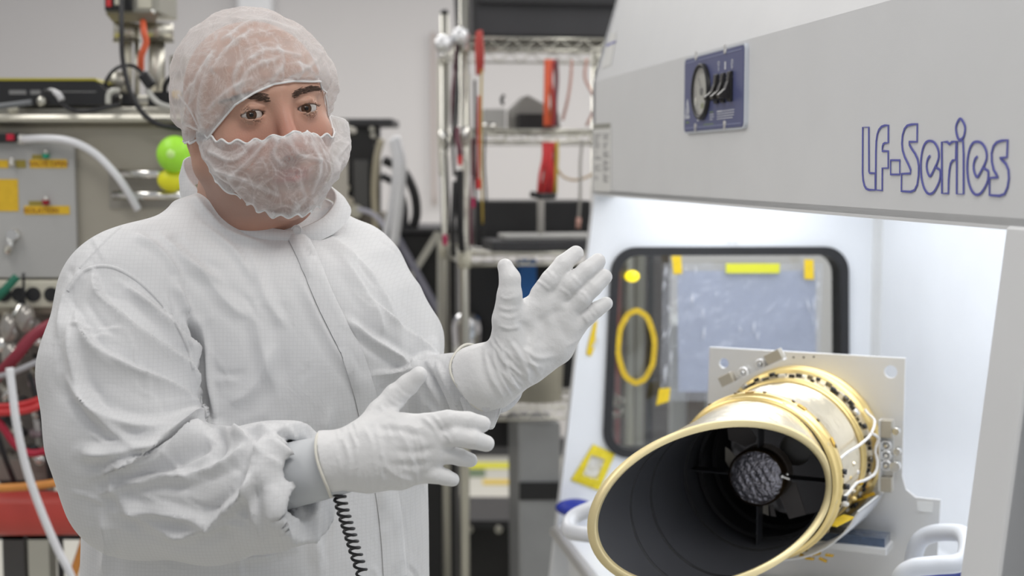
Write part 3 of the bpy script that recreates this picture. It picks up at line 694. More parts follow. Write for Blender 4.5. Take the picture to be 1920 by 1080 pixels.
# flat plates that paint the pale reflections seen in the primary mirror
def inner_plate(pts, y, name, m): 
    q = [tp(*p, y) for p in pts]; k = len(q); mb = MB(); mb.v = [tuple(v) for v in q] + [tuple(v + TB * .002) for v in q]
    mb.f = [tuple(range(k)), tuple(range(k, 2 * k))[::-1]] + [(i, (i + 1) % k, k + (i + 1) % k, k + i) for i in range(k)]; mb.sm = [False] * len(mb.f); return obj(name, mb, m, tel)
M_gt = mat('grey reflection', (.20, .185, .18), .4, .3); M_gb = mat('bright reflection', (.60, .56, .48), .3, .5)
inner_plate([(1364, 803), (1405, 803), (1418, 820), (1416, 830), (1397, 838), (1366, 824)], .06, 'reflection_plate', M_gt)
inner_plate([(1360, 838), (1366, 842), (1381, 858), (1368, 878), (1360, 864)], .05, 'reflection_plate', M_gb)
inner_plate([(1483, 905), (1492, 905), (1511, 965), (1480, 973), (1462, 930)], .05, 'reflection_plate', M_gt)
inner_plate([(1425, 949), (1440, 946), (1441, 967), (1424, 959)], .05, 'reflection_plate', M_gb)
inner_plate([(1443, 948), (1449, 945), (1455, 969), (1445, 967)], .05, 'reflection_plate', M_gt)
# badge of light-coloured putty on the baffle
c = TA(math.radians(93), RT + .0012, -.075); obj('foil_blob', MB().ball(tp(1398, 783, -.09), .006, 12, (1.6, .6, .5)), M_chrome, tel, label='blob of bright foil on top of the baffle')
# mount plate -----------------------------------------------------------------
PY = .262
mp = thing('mount_plate', 'flat silver mounting plate with corner holes behind the gold telescope', 'plate', T(0, PY, -.30), -YAW)
pts = [(1330, 651), (1697, 672), (1691, 893), (1698, 918), (1716, 933), (1763, 938), (1752, 1130), (1220, 1130), (1225, 1010), (1320, 1000)]
out = [tl(tp(*q, PY)) for q in pts]
holes = [circ(*tl(tp(1357, 681, PY)), .0085), circ(*tl(tp(1670, 697, PY)), .0105)]
obj('plate', plate2d([out] + holes, lambda x, y, h: T(x, PY + .004 + h, y), .008), M_alu, mp, label='silver plate')
for q in ((1488, 670), (1507, 670), (1526, 669), (1457, 664), (1472, 668)): c = tp(*q, PY); obj('screw_hole', MB().cyl(c - TB * .0005, c + TB * .001, .0016, 10), M_blackp, mp)
c = tp(1734, 950, PY - .001); obj('tape_square', MB().box((-.012, -.001, -.008), (.012, 0, .008), lambda x, y, z: c + TU * x + TB * y + TZ * z), M_paper, mp, label='small white square')
# brackets
def bracket(name, a, b, width, lab, n, mirror=1):
    br = thing(name, lab, 'bracket', (Vector(a) + Vector(b)) / 2, -YAW)
    d = (b - a).normalized(); s = TB.cross(d).normalized() * mirror; L_ = (b - a).length
    def q(x, y, z): return a + d * x + s * y - TB * z
    obj('channel', MB().box((0, -width / 2, 0), (L_, width / 2, .003), q), M_alu, br)
    obj('channel_side', MB().box((0, width / 2 - .003, .003), (L_, width / 2, .022), q), M_alu, br)
    for x0, x1 in ((0, L_ * .2), (L_ * .76, L_)):
        obj('end_block', MB().box((x0, -width / 2, .003), (x1, width / 2 - .003, .020), q), mat('block champagne', (.50, .46, .38), .4, .7), br, bevel=.001)
    for k in range(n):
        x = L_ * (.36 + .28 * k / max(1, n - 1)); c = q(x, 0, .012)
        obj('clamp_ring', MB().tube([c + (d * math.cos(t) + s * math.sin(t)) * .007 for t in np.linspace(0, 2 * math.pi, 17)[:-1]], .0022, 8, closed=True), M_alu, br)
        obj('clamp_bolt', MB().cyl(q(x, .0, .003), q(x, 0, .018), .0028, 10), M_chrome, br)
    return br
bracket('clamp_bracket', tp(1357, 716, .215), tp(1470, 662, .215), .020, 'silver clamp bracket tilted across the top left of the gold flange', 2)
bracket('hinge_bracket', tp(1664, 918, .235), tp(1664, 785, .235), .020, 'upright silver bracket with rollers on the right of the gold flange', 3, -1)
rb = bpy.data.objects['hinge_bracket']
for k, q in enumerate(((1681, 808), (1683, 846), (1679, 874))):
    c = tp(*q, .225); obj('roller', MB().cyl(c - TB * .008, c + TB * .008, .0055 if k < 2 else .008, 16), M_chrome, rb); obj('roller_arm', MB().bar(c + TB * .004, c - TU * .016 + TB * .004, .006, .004, TB), M_alu, rb)
# harness wires
def wire(name, pts, r, m, lab, cat='cable', grp=None, wob=0, n=8):
    q = smooth_path([Vector(p) for p in pts], n)
    if wob: q = [v + Vector((rng.uniform(-wob, wob), rng.uniform(-wob, wob), rng.uniform(-wob, wob))) for v in q]
    o = obj(name, MB().tube(q, r, 8), m); tag(o, lab, cat, grp); return o
M_ww = mat('white braid', (.75, .73, .70), .6, noise=.3, scale=300)
def tw(L): return [tp(px, py, y) for px, py, y in L]
wire('wire_harness', tw([(1574, 861, .018), (1590, 848, .05), (1612, 834, .10), (1632, 815, .17), (1640, 790, .205), (1628, 776, .215), (1622, 768, .22)]), .0022, M_ww, 'white braided wire looping down the right side of the tube, upper run')
wire('wire_harness', tw([(1634, 812, .17), (1646, 822, .19), (1641, 845, .19), (1645, 868, .19), (1640, 888, .18), (1622, 900, .14), (1606, 906, .10), (1590, 925, .05), (1577, 936, .02)]), .0024, M_ww, 'white braided wire looping down the right side of the tube, lower run')
for k, (px, py) in enumerate(((1577, 884), (1577, 934), (1582, 912))):
    c = tp(px, py, .012); o = obj('wire_plug', MB().cyl(c, c + TU * .008, .004, 12).bar(c - TU * .004, c + TU * .004, .006, .008), M_blackp, tel)
# tangle below right
tg = [(1600, 870, .12), (1605, 885, .15), (1590, 895, .1), (1612, 905, .17), (1598, 920, .14), (1585, 945, .08), (1600, 935, .15)]
for k, q in enumerate(tg): obj('wire_tie', MB().ball(tp(*q), .006, 10, (1, 1, .7)), [M_champ, M_ww, M_gold, M_kap][k % 4], tel)
obj('amber_tape', MB().bar(tp(1580, 945, .20), tp(1640, 925, .215), .016, .002, TZ), M_kap, tel, label='amber tape under the rear flange')
obj('amber_tape', MB().bar(tp(1558, 985, .06), tp(1592, 968, .10), .020, .002, TZ), M_yel, tel, label='bright yellow tape under the tube')
# white cradle below the tube
V = []; k2 = 40
for k in range(k2 + 1):
    a = math.radians(-150 + 128 * k / k2)
    for r, y in ((.140, .09), (.143, .09), (.150, .25), (.147, .25)): V.append(TA(a, r, y) - TZ * .004)
cr_ = MB().add(V, [(k * 4 + i, k * 4 + (i + 1) % 4, (k + 1) * 4 + (i + 1) % 4, (k + 1) * 4 + i) for k in range(k2) for i in range(4)] + [(0, 1, 2, 3), (k2 * 4 + 3, k2 * 4 + 2, k2 * 4 + 1, k2 * 4)], True)
tag(obj('cradle', cr_, mat('cradle white', (.78, .79, .80), .4)), 'white curved cradle sheet hugging the underside of the telescope', 'cradle')
# fixture stand under the plate, down to the deck
M_fix = mat('white fixture paint', (.76, .77, .79), .3)
fx = thing('fixture_stand', 'white painted stand with grab handles carrying the telescope plate on the bench deck', 'stand', T(0, .2, -.346), -YAW)
def tb_(lo, hi, mb=None): return (mb or MB()).box(lo, hi, lambda x, y, z: T(x, y, z))
obj('base', tb_((-.20, .05, -.346), (.29, .38, -.325)), M_fix, fx, bevel=.005)
obj('pedestal', tb_((-.16, .10, -.325), (.24, .26, -.235)), M_fix, fx, bevel=.006)
obj('shelf_plate', tb_((-.20, .03, -.235), (.27, .255, -.222)), M_alu, fx, bevel=.003)
for pts, lab in (([(1715, 1125, .20), (1712, 1060, .20), (1722, 1018, .19), (1748, 1001, .18), (1795, 999, .15), (1813, 1012, .11), (1812, 1042, .06), (1795, 1056, .03), (1750, 1060, .02), (1710, 1066, .015), (1688, 1088, .015), (1682, 1150, .03)], 'thick white grab handle on the right'),
                 ([(1190, 956, .26), (1130, 950, .26), (1085, 964, .25), (1068, 980, .23), (1070, 996, .20), (1100, 1002, .17), (1150, 1006, .16), (1190, 1010, .16)], 'thick white grab handle on the left')):
    q = smooth_path([tp(*p) for p in pts], 8); obj('grab_handle', MB().tube(q, .0135, 18), mat('handle white', (.72, .74, .78), .28), fx, label=lab)
tag(obj('blue_strap', MB().tube(smooth_path([tp(1675, 1100, .05), tp(1740, 1078, .08), tp(1810, 1075, .08), tp(1830, 1100, .1)], 8), .014, 12), mat('indigo cloth', (.10, .13, .42), .6)), 'indigo blue cloth bundled under the right grab handle', 'cloth')
# mirrored sample tray; the film's mottled dark colour paints its reflection
tr = thing('sample_tray', 'shallow tray holding a film with painted reflection, below the gold tube', 'tray', tp(1600, 1020, .2), -YAW)
cq = [tp(1535, 1005, .19), tp(1642, 1018, .19), tp(1644, 985, .30), tp(1560, 982, .30)]
zt_ = min(v.z for v in cq)
A_ = tp(1590, 1018, .19)
obj('tray_body', MB().box((-.055, 0, -.014), (.060, .055, -.002), lambda x, y, z: A_ + TU * x + TB * y + TZ * z), M_alu, tr, bevel=.002)
obj('film', MB().box((-.050, .004, -.002), (.056, .050, .012), lambda x, y, z: A_ + TU * x + TB * y + TZ * (z if z < 0 else z)), mat('film with painted reflection', (.07, .10, .16), .12, .3, noise=.95, scale=30, coat=.5, bump=.6, bscale=60), tr)
for k in range(5):
    c = tp(1500 + k * 12, 1040 + (k % 2) * 6, .1); tag(obj('tape_scrap', MB().bar(c, c + TU * .012 + TZ * .004 * (k % 3 - 1), .008, .003), M_kap), ['leftmost', 'second', 'middle', 'fourth', 'rightmost'][k] + ' of the curled amber tape scraps under the gold tube', 'tape', 'amber tape scraps under the tube')
# blue pouch at the far deck corner
bp = obj('blue_pouch', MB().ball(P(1078, 952, 3.10), .04, 20, (1.1, .7, .5)), mat('royal blue film', (.02, .04, .36), .2, noise=.3, scale=30, bump=.8, bscale=40))
tag(bp, 'small crumpled royal blue pouch at the far corner of the deck', 'pouch')
# ================================================================== PERSON
M_skin = mat('skin', (.56, .30, .22), .48, noise=.12, scale=30, sss=.25, bump=.08, bscale=500)
def cloth_mat(name, col, grid=True, fine=0.0046, rough=.62):
    m = bpy.data.materials.new(name); m.use_nodes = True; nt = m.node_tree; N = nt.nodes; L = nt.links; b = N['Principled BSDF']
    b.inputs['Roughness'].default_value = rough; b.inputs['Sheen Weight'].default_value = .15; b.inputs['Subsurface Weight'].default_value = .0
    tc = N.new('ShaderNodeTexCoord'); geo = N.new('ShaderNodeSeparateXYZ')
    n = N.new('ShaderNodeTexNoise'); n.inputs['Scale'].default_value = 9; n.inputs['Detail'].default_value = 3; L.new(tc.outputs['Object'], n.inputs['Vector'])
    # thread grid follows the cloth: object coordinates, gently warped
    wv = N.new('ShaderNodeVectorMath'); wv.operation = 'MULTIPLY_ADD'; wv.inputs[1].default_value = (.012, .012, .012)
    L.new(n.outputs['Color'], wv.inputs[0]); L.new(tc.outputs['Object'], wv.inputs[2]); L.new(wv.outputs[0], geo.inputs[0])
    outs = []
    for ax in (0, 2):
        a = N.new('ShaderNodeMath'); a.operation = 'MULTIPLY'; a.inputs[1].default_value = 1 / fine; L.new(geo.outputs[ax], a.inputs[0])
        f = N.new('ShaderNodeMath'); f.operation = 'FRACT'; L.new(a.outputs[0], f.inputs[0])
        g = N.new('ShaderNodeMath'); g.operation = 'LESS_THAN'; g.inputs[1].default_value = .2; L.new(f.outputs[0], g.inputs[0]); outs.append(g)
    mx = N.new('ShaderNodeMath'); mx.operation = 'MAXIMUM'; L.new(outs[0].outputs[0], mx.inputs[0]); L.new(outs[1].outputs[0], mx.inputs[1])
    c = N.new('ShaderNodeMix'); c.data_type = 'RGBA'; c.inputs[6].default_value = tuple(col) + (1,); c.inputs[7].default_value = tuple(q * (.955 if grid else 1) for q in col) + (1,)
    L.new(mx.outputs[0], c.inputs[0]); L.new(c.outputs[2], b.inputs['Base Color'])
    n2 = N.new('ShaderNodeTexNoise'); n2.inputs['Scale'].default_value = 26; n2.inputs['Detail'].default_value = 6; n2.inputs['Distortion'].default_value = .6; L.new(tc.outputs['Object'], n2.inputs['Vector'])
    bp = N.new('ShaderNodeBump'); bp.inputs['Strength'].default_value = .35; bp.inputs['Distance'].default_value = .006; L.new(n2.outputs['Fac'], bp.inputs['Height']); L.new(bp.outputs[0], b.inputs['Normal'])
    return m
M_coat = cloth_mat('coverall cloth', (.735, .74, .75))
M_glove = mat('nitrile glove', (.80, .80, .80), .42, noise=.03, scale=20, bump=.12, bscale=120)
M_cuff = mat('stretch cuff', (.60, .62, .64), .55)
def net_mat(name, dens=.5, seed=0.):
    m = bpy.data.materials.new(name); m.use_nodes = True; nt = m.node_tree; N = nt.nodes; L = nt.links; N.remove(N['Principled BSDF']); out = N['Material Output']
    tc = N.new('ShaderNodeTexCoord')
    n = N.new('ShaderNodeTexNoise'); n.inputs['Scale'].default_value = 34; n.inputs['Detail'].default_value = 8; n.inputs['Roughness'].default_value = .7; n.inputs['Distortion'].default_value = 1.4
    mp = N.new('ShaderNodeMapping'); mp.inputs['Location'].default_value = (seed, seed, 0); mp.inputs['Scale'].default_value = (1, 1, .8); L.new(tc.outputs['Object'], mp.inputs[0]); L.new(mp.outputs[0], n.inputs['Vector'])
    # ridged noise: fibres and creases read whiter
    s = N.new('ShaderNodeMath'); s.operation = 'SUBTRACT'; s.inputs[1].default_value = .5; L.new(n.outputs['Fac'], s.inputs[0])
    a = N.new('ShaderNodeMath'); a.operation = 'ABSOLUTE'; L.new(s.outputs[0], a.inputs[0])
    r = N.new('ShaderNodeMapRange'); r.inputs['From Min'].default_value = 0; r.inputs['From Max'].default_value = .045; r.inputs['To Min'].default_value = dens + .17; r.inputs['To Max'].default_value = dens; L.new(a.outputs[0], r.inputs['Value'])
    att = N.new('ShaderNodeAttribute'); att.attribute_name = 'gather'; ad = N.new('ShaderNodeMath'); ad.operation = 'ADD'; ad.use_clamp = True; L.new(r.outputs[0], ad.inputs[0]); L.new(att.outputs['Fac'], ad.inputs[1])
    lw = N.new('ShaderNodeLayerWeight'); lw.inputs[0].default_value = .35; lp = N.new('ShaderNodeMath'); lp.operation = 'MULTIPLY'; lp.inputs[1].default_value = .46; L.new(lw.outputs['Facing'], lp.inputs[0]); a2 = N.new('ShaderNodeMath'); a2.operation = 'ADD'; a2.use_clamp = True; L.new(ad.outputs[0], a2.inputs[0]); L.new(lp.outputs[0], a2.inputs[1]); ad = a2
    d = N.new('ShaderNodeBsdfDiffuse'); d.inputs[0].default_value = (.86, .86, .86, 1); tr = N.new('ShaderNodeBsdfTranslucent'); tr.inputs[0].default_value = (.80, .80, .80, 1)
    m1 = N.new('ShaderNodeMixShader'); m1.inputs[0].default_value = .4; L.new(d.outputs[0], m1.inputs[1]); L.new(tr.outputs[0], m1.inputs[2])
    t = N.new('ShaderNodeBsdfTransparent'); m2 = N.new('ShaderNodeMixShader'); L.new(ad.outputs[0], m2.inputs[0]); L.new(t.outputs[0], m2.inputs[1]); L.new(m1.outputs[0], m2.inputs[2])
    n3 = N.new('ShaderNodeTexNoise'); n3.inputs['Scale'].default_value = 60; n3.inputs['Detail'].default_value = 6; L.new(mp.outputs[0], n3.inputs['Vector'])
    bp = N.new('ShaderNodeBump'); bp.inputs['Strength'].default_value = .5; bp.inputs['Distance'].default_value = .003; L.new(n3.outputs['Fac'], bp.inputs['Height']); L.new(bp.outputs[0], d.inputs['Normal'])
    L.new(m2.outputs[0], out.inputs[0]); return m

person = thing('person', 'person in white cleanroom coverall, hair net, beard cover and white gloves, gesturing with both hands', 'person', (P(487, 800, 1.78).x, 1.78, 0))
# ---- head frame: local x = viewer's right, y = back, z = up ; origin between the eyes' level, head centre
HY = math.radians(27); HR = math.radians(-7.5)
Rz = Matrix.Rotation(HY, 3, 'Z'); Ry = Matrix.Rotation(HR, 3, 'Y'); Rx = Matrix.Rotation(math.radians(2), 3, 'X')
HM = Rz @ Ry @ Rx; HMn = np.array(HM)
HC = P(487, 209, 1.712)
def Hd(x, y, z): return HC + HM @ Vector((x, y, z))
ER = .0122; EX = .0328; EYY = -.0735
def head_sdf(w):
    q = (w - A3(HC)) @ HMn; ax = q.copy(); ax[:, 0] = np.abs(ax[:, 0])
    d = el(q, (0, .018, .024), (.080, .100, .083))
    d = sm(d, el(q, (0, -.012, -.035), (.069, .074, .086)), .03)
    d = sm(d, rc(ax, (.060, .012, -.055), (.0, -.066, -.105), .026, .022), .022)
    d = sm(d, rc(ax, (.046, -.050, -.032), (.058, -.022, -.03), .022, .016), .016)       # cheeks
    d = sm(d, rc(ax, (.036, -.056, -.062), (.046, -.03, -.07), .020, .02), .016)
    d = sm(d, rc(ax, (.004, -.0815, .022), (.046, -.069, .021), .0085, .008), .014)     # brow
    d = smx(d, -el(ax, (EX, -.094, .001), (.0175, .014, .0115)), .012)                   # socket
    d = sm(d, rc(q, (0, -.084, .006), (0, -.103, -.036), .0082, .0105), .010)             # nose
    d = sm(d, el(q, (0, -.1045, -.041), (.0125, .0125, .0105)), .006)
    d = sm(d, el(ax, (.0135, -.094, -.045), (.0085, .011, .0085)), .005)
    d = smx(d, -el(ax, (.0065, -.102, -.0525), (.0042, .0058, .0045)), .002)
    d = sm(d, el(q, (0, -.079, -.072), (.030, .017, .016)), .012)
    d = sm(d, rc(ax, (0.003, -.0965, -.0675), (.021, -.086, -.0715), .0046, .0022), .003)  # lips
    d = sm(d, rc(ax, (0, -.0955, -.0785), (.019, -.086, -.0745), .0056, .0024), .003)
    d = smx(d, -rc(ax, (0, -.1015, -.0725), (.023, -.0885, -.0728), .0012, .0008), .0015)
    d = sm(d, el(q, (0, -.077, -.104), (.021, .018, .015)), .014)                         # chin
    # eyelids: a shell round the eyeball with an almond opening
    e = ax - np.array([EX, EYY, 0]); lid = np.linalg.norm(e, axis=1) - (ER + .0017)
    x = e[:, 0]; al = np.where(e[:, 2] > 0, e[:, 2] - .0044 * (1 - (x / .0142) ** 2), -e[:, 2] - .0036 * (1 - (x / .0142) ** 2)); al = np.maximum(al * .85, e[:, 1] + .001)
    lid = smx(lid, -al, .0012); d = sm(d, lid, .006); d = smx(d, -al, .001)
    d = sm(d, rc(ax, (EX - .012, EYY - .0085, .0078), (EX + .004, EYY - .0115, .0098), .0018, .0022), .003)
    d = smx(d, -(np.linalg.norm(e, axis=1) - ER - .0002), .0004)
    # ears
    ear = el(ax, (.081, .016, -.016), (.0075, .018, .031)); ear = smx(ear, -el(ax, (.089, .012, -.012), (.006, .011, .020)), .004); d = sm(d, ear, .006)
    return d
NB = [P(478, 300, 1.745), P(478, 385, 1.765), P(472, 455, 1.79)]
def body_sdf(w):
    d = head_sdf(w)
    d = sm(d, chain(w, NB, [.064, .070, .078], .01), .022)
    d = sm(d, rc(w, P(490, 355, 1.71), P(480, 420, 1.745), .054, .050), .02)     # soft throat
    # shoulders and chest under the coverall
    d = sm(d, rc(w, P(330, 520, 1.72), P(620, 520, 1.86), .055, .055), .04)
    d = sm(d, rc(w, P(480, 620, 1.83), P(487, 800, 1.83), .09, .10), .05)
    return d
V, F = surface(body_sdf, A3(HC) + (-.13, -.16, -.27), A3(HC) + (.14, .19, .125), .0016)
Vc, Fc = surface(body_sdf, A3(HC) + (-.24, -.15, -.60), A3(HC) + (.27, .34, -.26), .007)
V2 = relax(V, F, 2, .5)
q = (V - A3(HC)) @ HMn; keep = ((np.abs(np.abs(q[:, 0]) - EX) < .017) & (np.abs(q[:, 2]) < .012) & (q[:, 1] < -.04))
V = np.where(keep[:, None], relax(V, F, 1, .4), V2)
F = np.concatenate([F, Fc + len(V)]); V = np.concatenate([V, Vc])
body = obj('body', MB().arr(V, F), M_skin, person, label='face and neck of warm reddish skin')
# warmer cheeks and nose, stubble shade on the jaw: colour of the skin itself
ca = body.data.color_attributes.new('tone', 'FLOAT_COLOR', 'POINT'); q = (V - A3(HC)) @ HMn
red = np.exp(-(((np.abs(q[:, 0]) - .04) / .03) ** 2 + ((q[:, 2] + .035) / .03) ** 2)) * .6 + np.exp(-((q[:, 0] / .014) ** 2 + ((q[:, 2] + .03) / .04) ** 2)) * .8 + np.exp(-((q[:, 2] + .17) / .05) ** 2) * .6
stub = np.clip((-.052 - q[:, 2]) / .02, 0, 1) * np.clip((q[:, 2] + .135) / .02, 0, 1) * (q[:, 1] < .02); lip = np.exp(-((q[:, 0] / .021) ** 4 + ((q[:, 2] + .0735) / .0085) ** 4)) * (q[:, 1] < -.075)
C0 = np.array([.55, .33, .245]); C1 = np.array([.52, .23, .17]); C2 = np.array([.30, .20, .17]); C3 = np.array([.40, .13, .12])
c = C0 + (C1 - C0) * np.clip(red, 0, 1)[:, None]; c = c + (C2 - c) * (.55 * stub)[:, None]; c = c + (C3 - c) * (.8 * lip)[:, None]
ca.data.foreach_set('color', np.concatenate([c, np.ones((len(c), 1))], 1).ravel())
nt = M_skin.node_tree; at = nt.nodes.new('ShaderNodeAttribute'); at.attribute_name = 'tone'; nt.links.new(at.outputs['Color'], nt.nodes['Principled BSDF'].inputs['Base Color'])
# ---- eyes
M_eyew = mat('eye white', (.62, .58, .55), .12); M_iris = mat('brown iris', (.075, .035, .018), .08, noise=.5, scale=400); M_pup = mat('pupil', (.006, .005, .005), .04); M_brow = mat('eyebrow hair', (.085, .052, .038), .8)
look = Vector((0, 0, CZ)) - Hd(0, EYY, 0); look = look + Vector((.03, 0, -.02)); look.normalize()
for sx_ in (-1, 1):
    c = Hd(sx_ * EX, EYY, 0)
    eb = obj('eyeball', MB().ball(c, ER, 32), M_eyew, person)
    eb2 = MB().lathe([(.0001, .0006)] + [(r, math.sqrt(max(0, (ER + .0003) ** 2 - r * r)) - ER + .0003) for r in np.linspace(.0005, .0060, 8)], c + look * ER, look, 28)
    obj('iris', eb2, M_iris, eb); obj('pupil', MB().lathe([(.0001, .0009), (.0024, .00062), (.0026, .0003)], c + look * (ER + .0000), look, 20), M_pup, eb)
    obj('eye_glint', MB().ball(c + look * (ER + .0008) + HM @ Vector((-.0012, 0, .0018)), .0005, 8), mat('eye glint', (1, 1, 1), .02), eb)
# eyebrows and lashes laid on the skin
tree = BVHTree.FromPolygons([Vector(v) for v in V], [tuple(map(int, f)) for f in F])
def onskin(x, z, off=0, y0=-.2):
    o = Hd(x, y0, z); d = HM @ Vector((0, 1, 0)); h = tree.ray_cast(o, d); return (h[0] + h[1] * off, h[1]) if h[0] else (Hd(x, -.08, z), -d)
for sx_ in (-1, 1):
    mb = MB()
    for k in range(190):
        t = rng.rand(); x = .012 + .044 * t; zc = .0165 + .0075 * math.sin(t * 2.3) - .004 * t; wdt = .0040 * (1 - .65 * t ** 1.5); z = zc + rng.uniform(-1, 1) * wdt
        a, n_ = onskin(sx_ * x, z, .0001); L_ = rng.uniform(.005, .009); b, _ = onskin(sx_ * (x + L_ * .9), z + L_ * rng.uniform(-.15, .45) * (1 - 1.4 * t), .0008)
        mb.tube([a, (a + b) / 2 + n_ * .0005, b], [.00034, .0003, .0001], 4, cap=False)
    obj('eyebrow', mb, M_brow, person)
    mb = MB()
    for k in range(34):
        x = -.0132 + .0264 * k / 33; z = .0044 * (1 - (x / .0142) ** 2) + .0002; c = Hd(sx_ * (EX + x), EYY, 0)
        rr = ER + .0016; y = -math.sqrt(max(1e-6, rr * rr - x * x - z * z)); a = Hd(sx_ * (EX + x), EYY + y, z); b = Hd(sx_ * (EX + x * 1.2), EYY + y - .0032, z + .0012)
        mb.tube([a, (a + b) / 2 - Vector((0, 0, .0008)), b], [.00022, .0002, .0001], 4, cap=False)
    obj('eyelashes', mb, M_brow, person)

# ---- coverall ------------------------------------------------------------
YT = 1.80; BY = math.radians(27); bR = np.array(Matrix.Rotation(BY, 3, 'Z'))
RS = P(240, 566, 1.66); RE = P(262, 905, 1.60); RW = P(560, 902, 1.505); RW2 = P(690, 880, 1.48)
LS = P(668, 535, 1.90); LE = P(752, 742, 1.86); LW = P(915, 720, 1.68)
# sections by height: (image row, centre column, half width, half depth)
SEC = [(1500, 490, .23, .165), (1200, 488, .228, .165), (1080, 487, .226, .165), (900, 490, .222, .168), (760, 492, .214, .165), (640, 490, .212, .155), (540, 484, .200, .140), (470, 478, .165, .115), (430, 476, .12, .095), (400, 476, .09, .085)]
sz_ = np.array([P(c, r, YT).z for r, c, a, b in SEC]); sx2 = np.array([P(c, r, YT).x for r, c, a, b in SEC]); sa = np.array([s[2] for s in SEC]); sb = np.array([s[3] for s in SEC])
def torso(w):
    z = np.clip(w[:, 2], sz_[0], sz_[-1]); cx = np.interp(z, sz_, sx2); a = np.interp(z, sz_, sa); b = np.interp(z, sz_, sb)
    q = np.stack([w[:, 0] - cx, w[:, 1] - YT, 0 * z], 1) @ bR
    k = np.sqrt((q[:, 0] / a) ** 2 + (q[:, 1] / b) ** 2) + 1e-9
    d = (k - 1) * np.sqrt((q[:, 0] ** 2 + q[:, 1] ** 2)) / k
    return np.maximum(d, w[:, 2] - sz_[-1])
rdir = A3(RW - RE); rdir /= np.linalg.norm(rdir); ldir = A3(LW - LE); ldir /= np.linalg.norm(ldir)
rcut = A3(P(566, 902, 1.505)); lcut = A3(P(925, 715, 1.67))
def coat_sdf(w):
    d = torso(w)
    d = sm(d, rc(w, P(430, 440, 1.76), P(272, 548, 1.67), .060, .074), .05)
    d = sm(d, rc(w, P(530, 445, 1.82), P(650, 510, 1.90), .055, .070), .05)
    d = sm(d, el(w, P(560, 640, 1.72), (.12, .09, .13)), .06)
    # arm on the viewer's left
    arm = chain(w, [RS, P(218, 700, 1.615), P(232, 820, 1.59), RE], [.080, .084, .081, .082], .02)
    fore = chain(w, [RE, P(400, 930, 1.56), P(500, 912, 1.525), P(640, 895, 1.49)], [.082, .074, .067, .064], .015)
    fore = np.maximum(fore, (w - rcut) @ (rdir * .97 + np.array([0, 0, .12])))
    arm = sm(arm, fore, .02); arm = smx(arm, -rc(w, P(530, 900, 1.512), P(700, 892, 1.48), .042, .052), .006)
    gap = np.clip((A3(P(0, 590, 1.7))[2] - w[:, 2]) / .04, 0, 1)
    d = np.where(True, sm(d, arm, .035 - .031 * gap), d)
    # arm on the viewer's right
    arm2 = chain(w, [LS, P(740, 640, 1.88), LE], [.070, .060, .056], .02)
    f2 = chain(w, [LE, P(850, 738, 1.76), P(940, 708, 1.665)], [.056, .048, .0385], .01); f2 = np.maximum(f2, (w - lcut) @ ldir)
    bulge = rc(w, P(728, 590, 1.86), P(794, 655, 1.83), .055, .020)
    d = sm(d, sm(arm2, bulge, .02), .02); d = sm(d, f2, .008)
    return d
def vol(d, t): return d
lo = P(60, 500, 1.4); V, F = surface(coat_sdf, (-.62, 1.36, .98), (.07, 2.06, 1.56), .0030)
